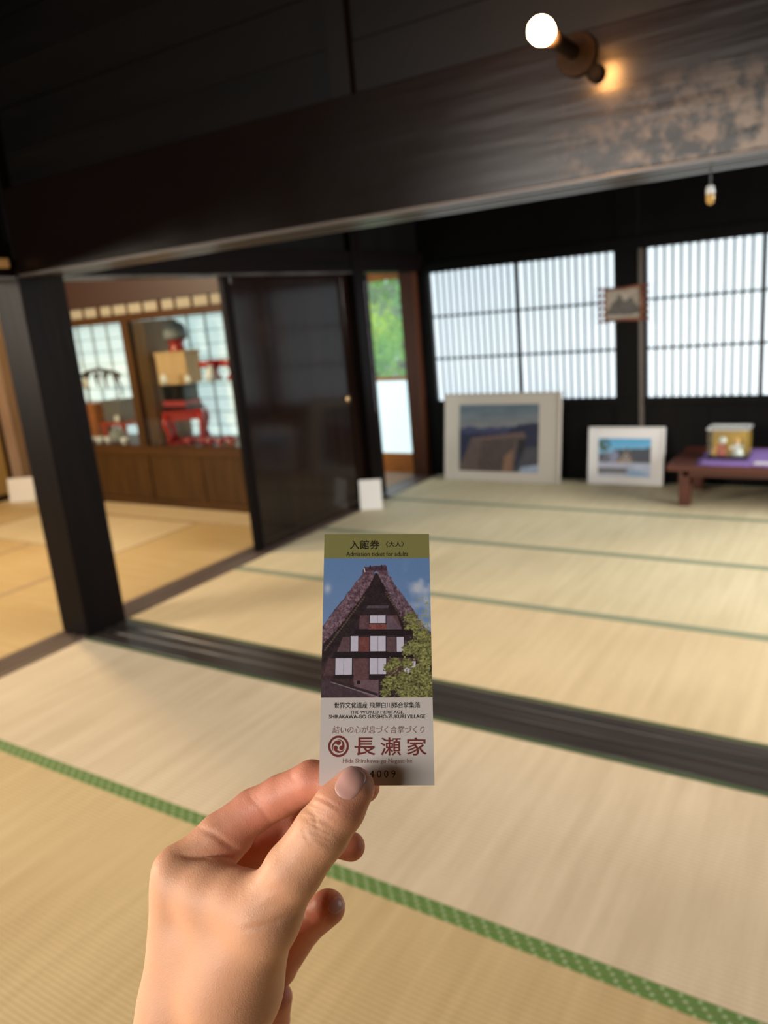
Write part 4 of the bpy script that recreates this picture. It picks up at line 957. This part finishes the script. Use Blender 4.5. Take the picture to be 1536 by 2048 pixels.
HV, HF = nets(hand_sdf, lo, hi, .00065)
def grad(P, e=2e-4):
    return np.stack([(hand_sdf(P + np.eye(3)[k] * e) - hand_sdf(P - np.eye(3)[k] * e)) / (2 * e) for k in range(3)], 1)
G = grad(HV); G /= np.linalg.norm(G, axis=1)[:, None] + 1e-9
HV = HV - G * hand_sdf(HV)[:, None] * .9
# skin creases: shallow grooves pressed in along lines on the side one sees, each limited to its own depth band
def project(P): return np.stack([768 + P[:, 0] / -P[:, 2] * FPX, 1024 - P[:, 1] / -P[:, 2] * FPX], 1)
PX = project(HV)
def groove(pts, depth, width, dmin, dmax):
    global HV
    d2 = np.full(len(HV), 1e9); sp = np.zeros(len(HV)); pts = [np.array(p, float) for p in pts]
    ln = [np.linalg.norm(b - a) for a, b in zip(pts, pts[1:])]; tot = sum(ln); acc_ = 0
    for a, b, l_ in zip(pts, pts[1:], ln):
        ab = b - a; t = np.clip(((PX - a) @ ab) / (ab @ ab), 0, 1); q = ((PX - a - t[:, None] * ab) ** 2).sum(1)
        m_ = q < d2; d2 = np.where(m_, q, d2); sp = np.where(m_, (acc_ + t * l_) / tot, sp); acc_ += l_
    msk = (-HV[:, 2] > dmin) & (-HV[:, 2] < dmax) & (G[:, 2] > -.1)
    HV = HV - G * (depth * cm * np.exp(-d2 / (2 * width ** 2)) * np.sin(np.pi * np.clip(sp, .02, .98)) ** .7 * msk)[:, None]
def z6(*p): return [(240 + a / 2.844, 1480 + b / 2.844) for a, b in p]
groove(z6((680, 1080), (790, 1062), (880, 1038), (960, 1008), (1030, 975)), .07, 5, .28, .37)
groove(z6((735, 890), (860, 855), (975, 815)), .02, 8, .28, .37)
groove(z6((690, 985), (830, 955), (980, 900)), .03, 9, .28, .37)
groove(z6((330, 655), (400, 664), (470, 664), (560, 685)), .035, 5, .28, .36)
groove(z6((440, 495), (540, 540), (600, 588), (650, 622), (700, 645)), .07, 5, .30, .36)
groove(z6((730, 280), (745, 330), (800, 390), (835, 440), (865, 480)), .035, 4, .30, .36)
groove(z6((760, 300), (790, 345), (850, 400)), .02, 3, .30, .36)
groove(z6((960, 180), (990, 230), (1010, 270)), .02, 4, .30, .36)
rg = random.Random(5)
for cy_, cx_ in ((372, 1150), (400, 1140), (425, 1140), (452, 1135), (478, 1130), (505, 1125), (530, 1130), (340, 1180), (556, 1120)):     # knuckle wrinkles across the thumb
    p0 = (cx_ - 95 + rg.uniform(-15, 15), cy_ - 25 + rg.uniform(-8, 8)); p1 = (cx_ + rg.uniform(-10, 10), cy_ + 12 + rg.uniform(-8, 8)); p2 = (cx_ + 85 + rg.uniform(-15, 15), cy_ + 62 + rg.uniform(-8, 8))
    groove(z6(p0, p1, p2), .032, 2.6, .28, .3125)
for k in range(5): groove(z6((1060 + rg.uniform(-5, 60), 400 + k * 28), (1120 + rg.uniform(-10, 40), 450 + k * 22)), .02, 2.4, .28, .3125)
groove(z6((1035, 480), (1060, 560), (1110, 620)), .02, 3, .28, .3125)
groove(z6((1010, 950), (1050, 990), (1100, 1045)), .05, 5, .37, .41)
groove(z6((1300, 560), (1270, 620), (1240, 680)), .02, 4, .34, .37)
me = bpy.data.meshes.new('hand')
d_, th_, fs_ = hand_sdf(HV, True)
org = C3(440, 1880, .345)
me.from_pydata((HV - org).tolist(), [], HF.tolist())
me.polygons.foreach_set('use_smooth', [True] * len(me.polygons))
# redness of the skin: finger pads, inner surfaces of the fingers, knuckle; kept even on the back of the hand
red = np.zeros(len(HV))
for f in fs_: red = np.maximum(red, np.clip(1 - f / (.25 * cm), 0, 1) * .75)
tipT = C3(706, 1578, .3073); red = np.maximum(red, np.clip(1.2 - np.linalg.norm(HV - tipT, axis=1) / .016, 0, .5))
mc = C3(330, 1735, .335); red *= np.clip(np.linalg.norm(HV - mc, axis=1) / .03 - .4, 0, 1)
ca = me.color_attributes.new('flush', 'FLOAT_COLOR', 'POINT'); ca.data.foreach_set('color', np.stack([red, red, red, np.ones_like(red)], 1).ravel().astype(np.float32))
M_skin = bpy.data.materials.new('skin'); M_skin.use_nodes = True; nt = M_skin.node_tree; b = nt.nodes['Principled BSDF']; N = nt.nodes.new; L = nt.links.new
at = N('ShaderNodeVertexColor'); at.layer_name = 'flush'
tc = N('ShaderNodeTexCoord'); n1 = N('ShaderNodeTexNoise'); n1.inputs['Scale'].default_value = 55; n1.inputs['Detail'].default_value = 5; L(tc.outputs['Object'], n1.inputs['Vector'])
mxa = N('ShaderNodeMix'); mxa.data_type = 'RGBA'; mxa.inputs[6].default_value = (.76, .42, .26, 1); mxa.inputs[7].default_value = (.68, .26, .18, 1); L(at.outputs[0], mxa.inputs[0])
mxb = N('ShaderNodeMix'); mxb.data_type = 'RGBA'; mxb.blend_type = 'MULTIPLY'; mxb.inputs[7].default_value = (.95, .84, .78, 1); L(mxa.outputs[2], mxb.inputs[6]); L(n1.outputs[0], mxb.inputs[0])
L(mxb.outputs[2], b.inputs['Base Color'])
b.inputs['Roughness'].default_value = .5; b.inputs['Specular IOR Level'].default_value = .35
b.inputs['Subsurface Weight'].default_value = .35; b.inputs['Subsurface Radius'].default_value = (1, .30, .16); b.inputs['Subsurface Scale'].default_value = .0045
mp = N('ShaderNodeMapping'); mp.inputs['Scale'].default_value = (1, 1, 1); L(tc.outputs['Object'], mp.inputs[0])
vo = N('ShaderNodeTexVoronoi'); vo.feature = 'DISTANCE_TO_EDGE'; vo.inputs['Scale'].default_value = 900; L(mp.outputs[0], vo.inputs['Vector'])
n3 = N('ShaderNodeTexNoise'); n3.inputs['Scale'].default_value = 420; n3.inputs['Detail'].default_value = 5; L(mp.outputs[0], n3.inputs['Vector'])
ad = N('ShaderNodeMath'); ad.operation = 'ADD'; L(vo.outputs['Distance'], ad.inputs[0]); L(n3.outputs[0], ad.inputs[1])
bp = N('ShaderNodeBump'); bp.inputs['Strength'].default_value = .22; bp.inputs['Distance'].default_value = .0006; L(ad.outputs[0], bp.inputs['Height']); L(bp.outputs[0], b.inputs['Normal'])
hand = link('hand', me, M_skin)
hand.rotation_mode = 'QUATERNION'; hand.rotation_quaternion = CR.to_quaternion(); hand.location = CO + CR @ Vector(org)
tag(hand, 'bare left hand pinching the ticket between thumb and forefinger, other fingers loosely curled', 'hand')
# nails: curved plates sunk at the root, proud at the tip
def nail(name, centre, axis_px, wpx, lpx, d0, lift, free=.0):
    cx_, cy_ = centre; ax = np.array(axis_px, float); ax /= np.linalg.norm(ax); sd = np.array([-ax[1], ax[0]])
    nu, nv = 25, 31; P = []
    for j in range(nv):
        for i in range(nu):
            u_ = (i / (nu - 1) - .5) * 2; v_ = (j / (nv - 1) - .5) * 2
            r_ = 1 - abs(v_) ** 5 * .25; shape = (1 - .16 * (v_ < 0) * abs(v_) ** 2)
            # root end rounded
            vv = v_ * lpx * (1 - (.22 if v_ < 0 else .12) * u_ ** 2 * 1.0)
            q = np.array([cx_, cy_]) + sd * u_ * wpx * shape * r_ + ax * vv
            P.append(C3(q[0], q[1], 1.0) )
    P = np.array(P); t = np.full(len(P), d0)
    for _ in range(40): t = np.minimum(t + hand_sdf(P * t[:, None]) * .85, d0 + .03)          # march to the skin
    Q = P * t[:, None]
    for _ in range(8):
        g_ = grad(Q); g_ /= np.linalg.norm(g_, axis=1)[:, None] + 1e-9; Q = Q - g_ * hand_sdf(Q)[:, None] * .9
    g_ = grad(Q); g_ /= np.linalg.norm(g_, axis=1)[:, None]
    uu = np.tile(np.linspace(-1, 1, nu), nv); vv = np.repeat(np.linspace(-1, 1, nv), nu)
    edge = np.clip(1 - np.maximum(np.abs(uu), -vv) ** 6, 0, 1) ; h_ = lift * cm * (edge * 1.4 - .4) 
    Q = Q + g_ * h_[:, None] - org
    idx = np.arange(nu * nv).reshape(nv, nu); F = np.stack([idx[:-1, :-1], idx[:-1, 1:], idx[1:, 1:], idx[1:, :-1]], -1).reshape(-1, 4)
    m_ = bpy.data.meshes.new(name); m_.from_pydata(Q.tolist(), [], F.tolist()); m_.polygons.foreach_set('use_smooth', [True] * len(m_.polygons))
    o = link(name, m_, M_nail, hand); s_ = o.modifiers.new('s', 'SOLIDIFY'); s_.thickness = .0004; s_.offset = -1; return o
M_nail = mat('fingernail', (.70, .36, .31, 1), .33, spec=.4); M_nail.node_tree.nodes['Principled BSDF'].inputs['Subsurface Weight'].default_value = .2
M_nail.node_tree.nodes['Principled BSDF'].inputs['Subsurface Radius'].default_value = (1, .3, .2); M_nail.node_tree.nodes['Principled BSDF'].inputs['Subsurface Scale'].default_value = .003
nail('thumbnail', (699, 1568), (.52, -.85), 27, 34, .29, .035)
nail('fingernail', (672, 1812), (.55, -.45), 15, 18, .36, .03)
print('hand verts', len(HV), 'faces', len(HF))
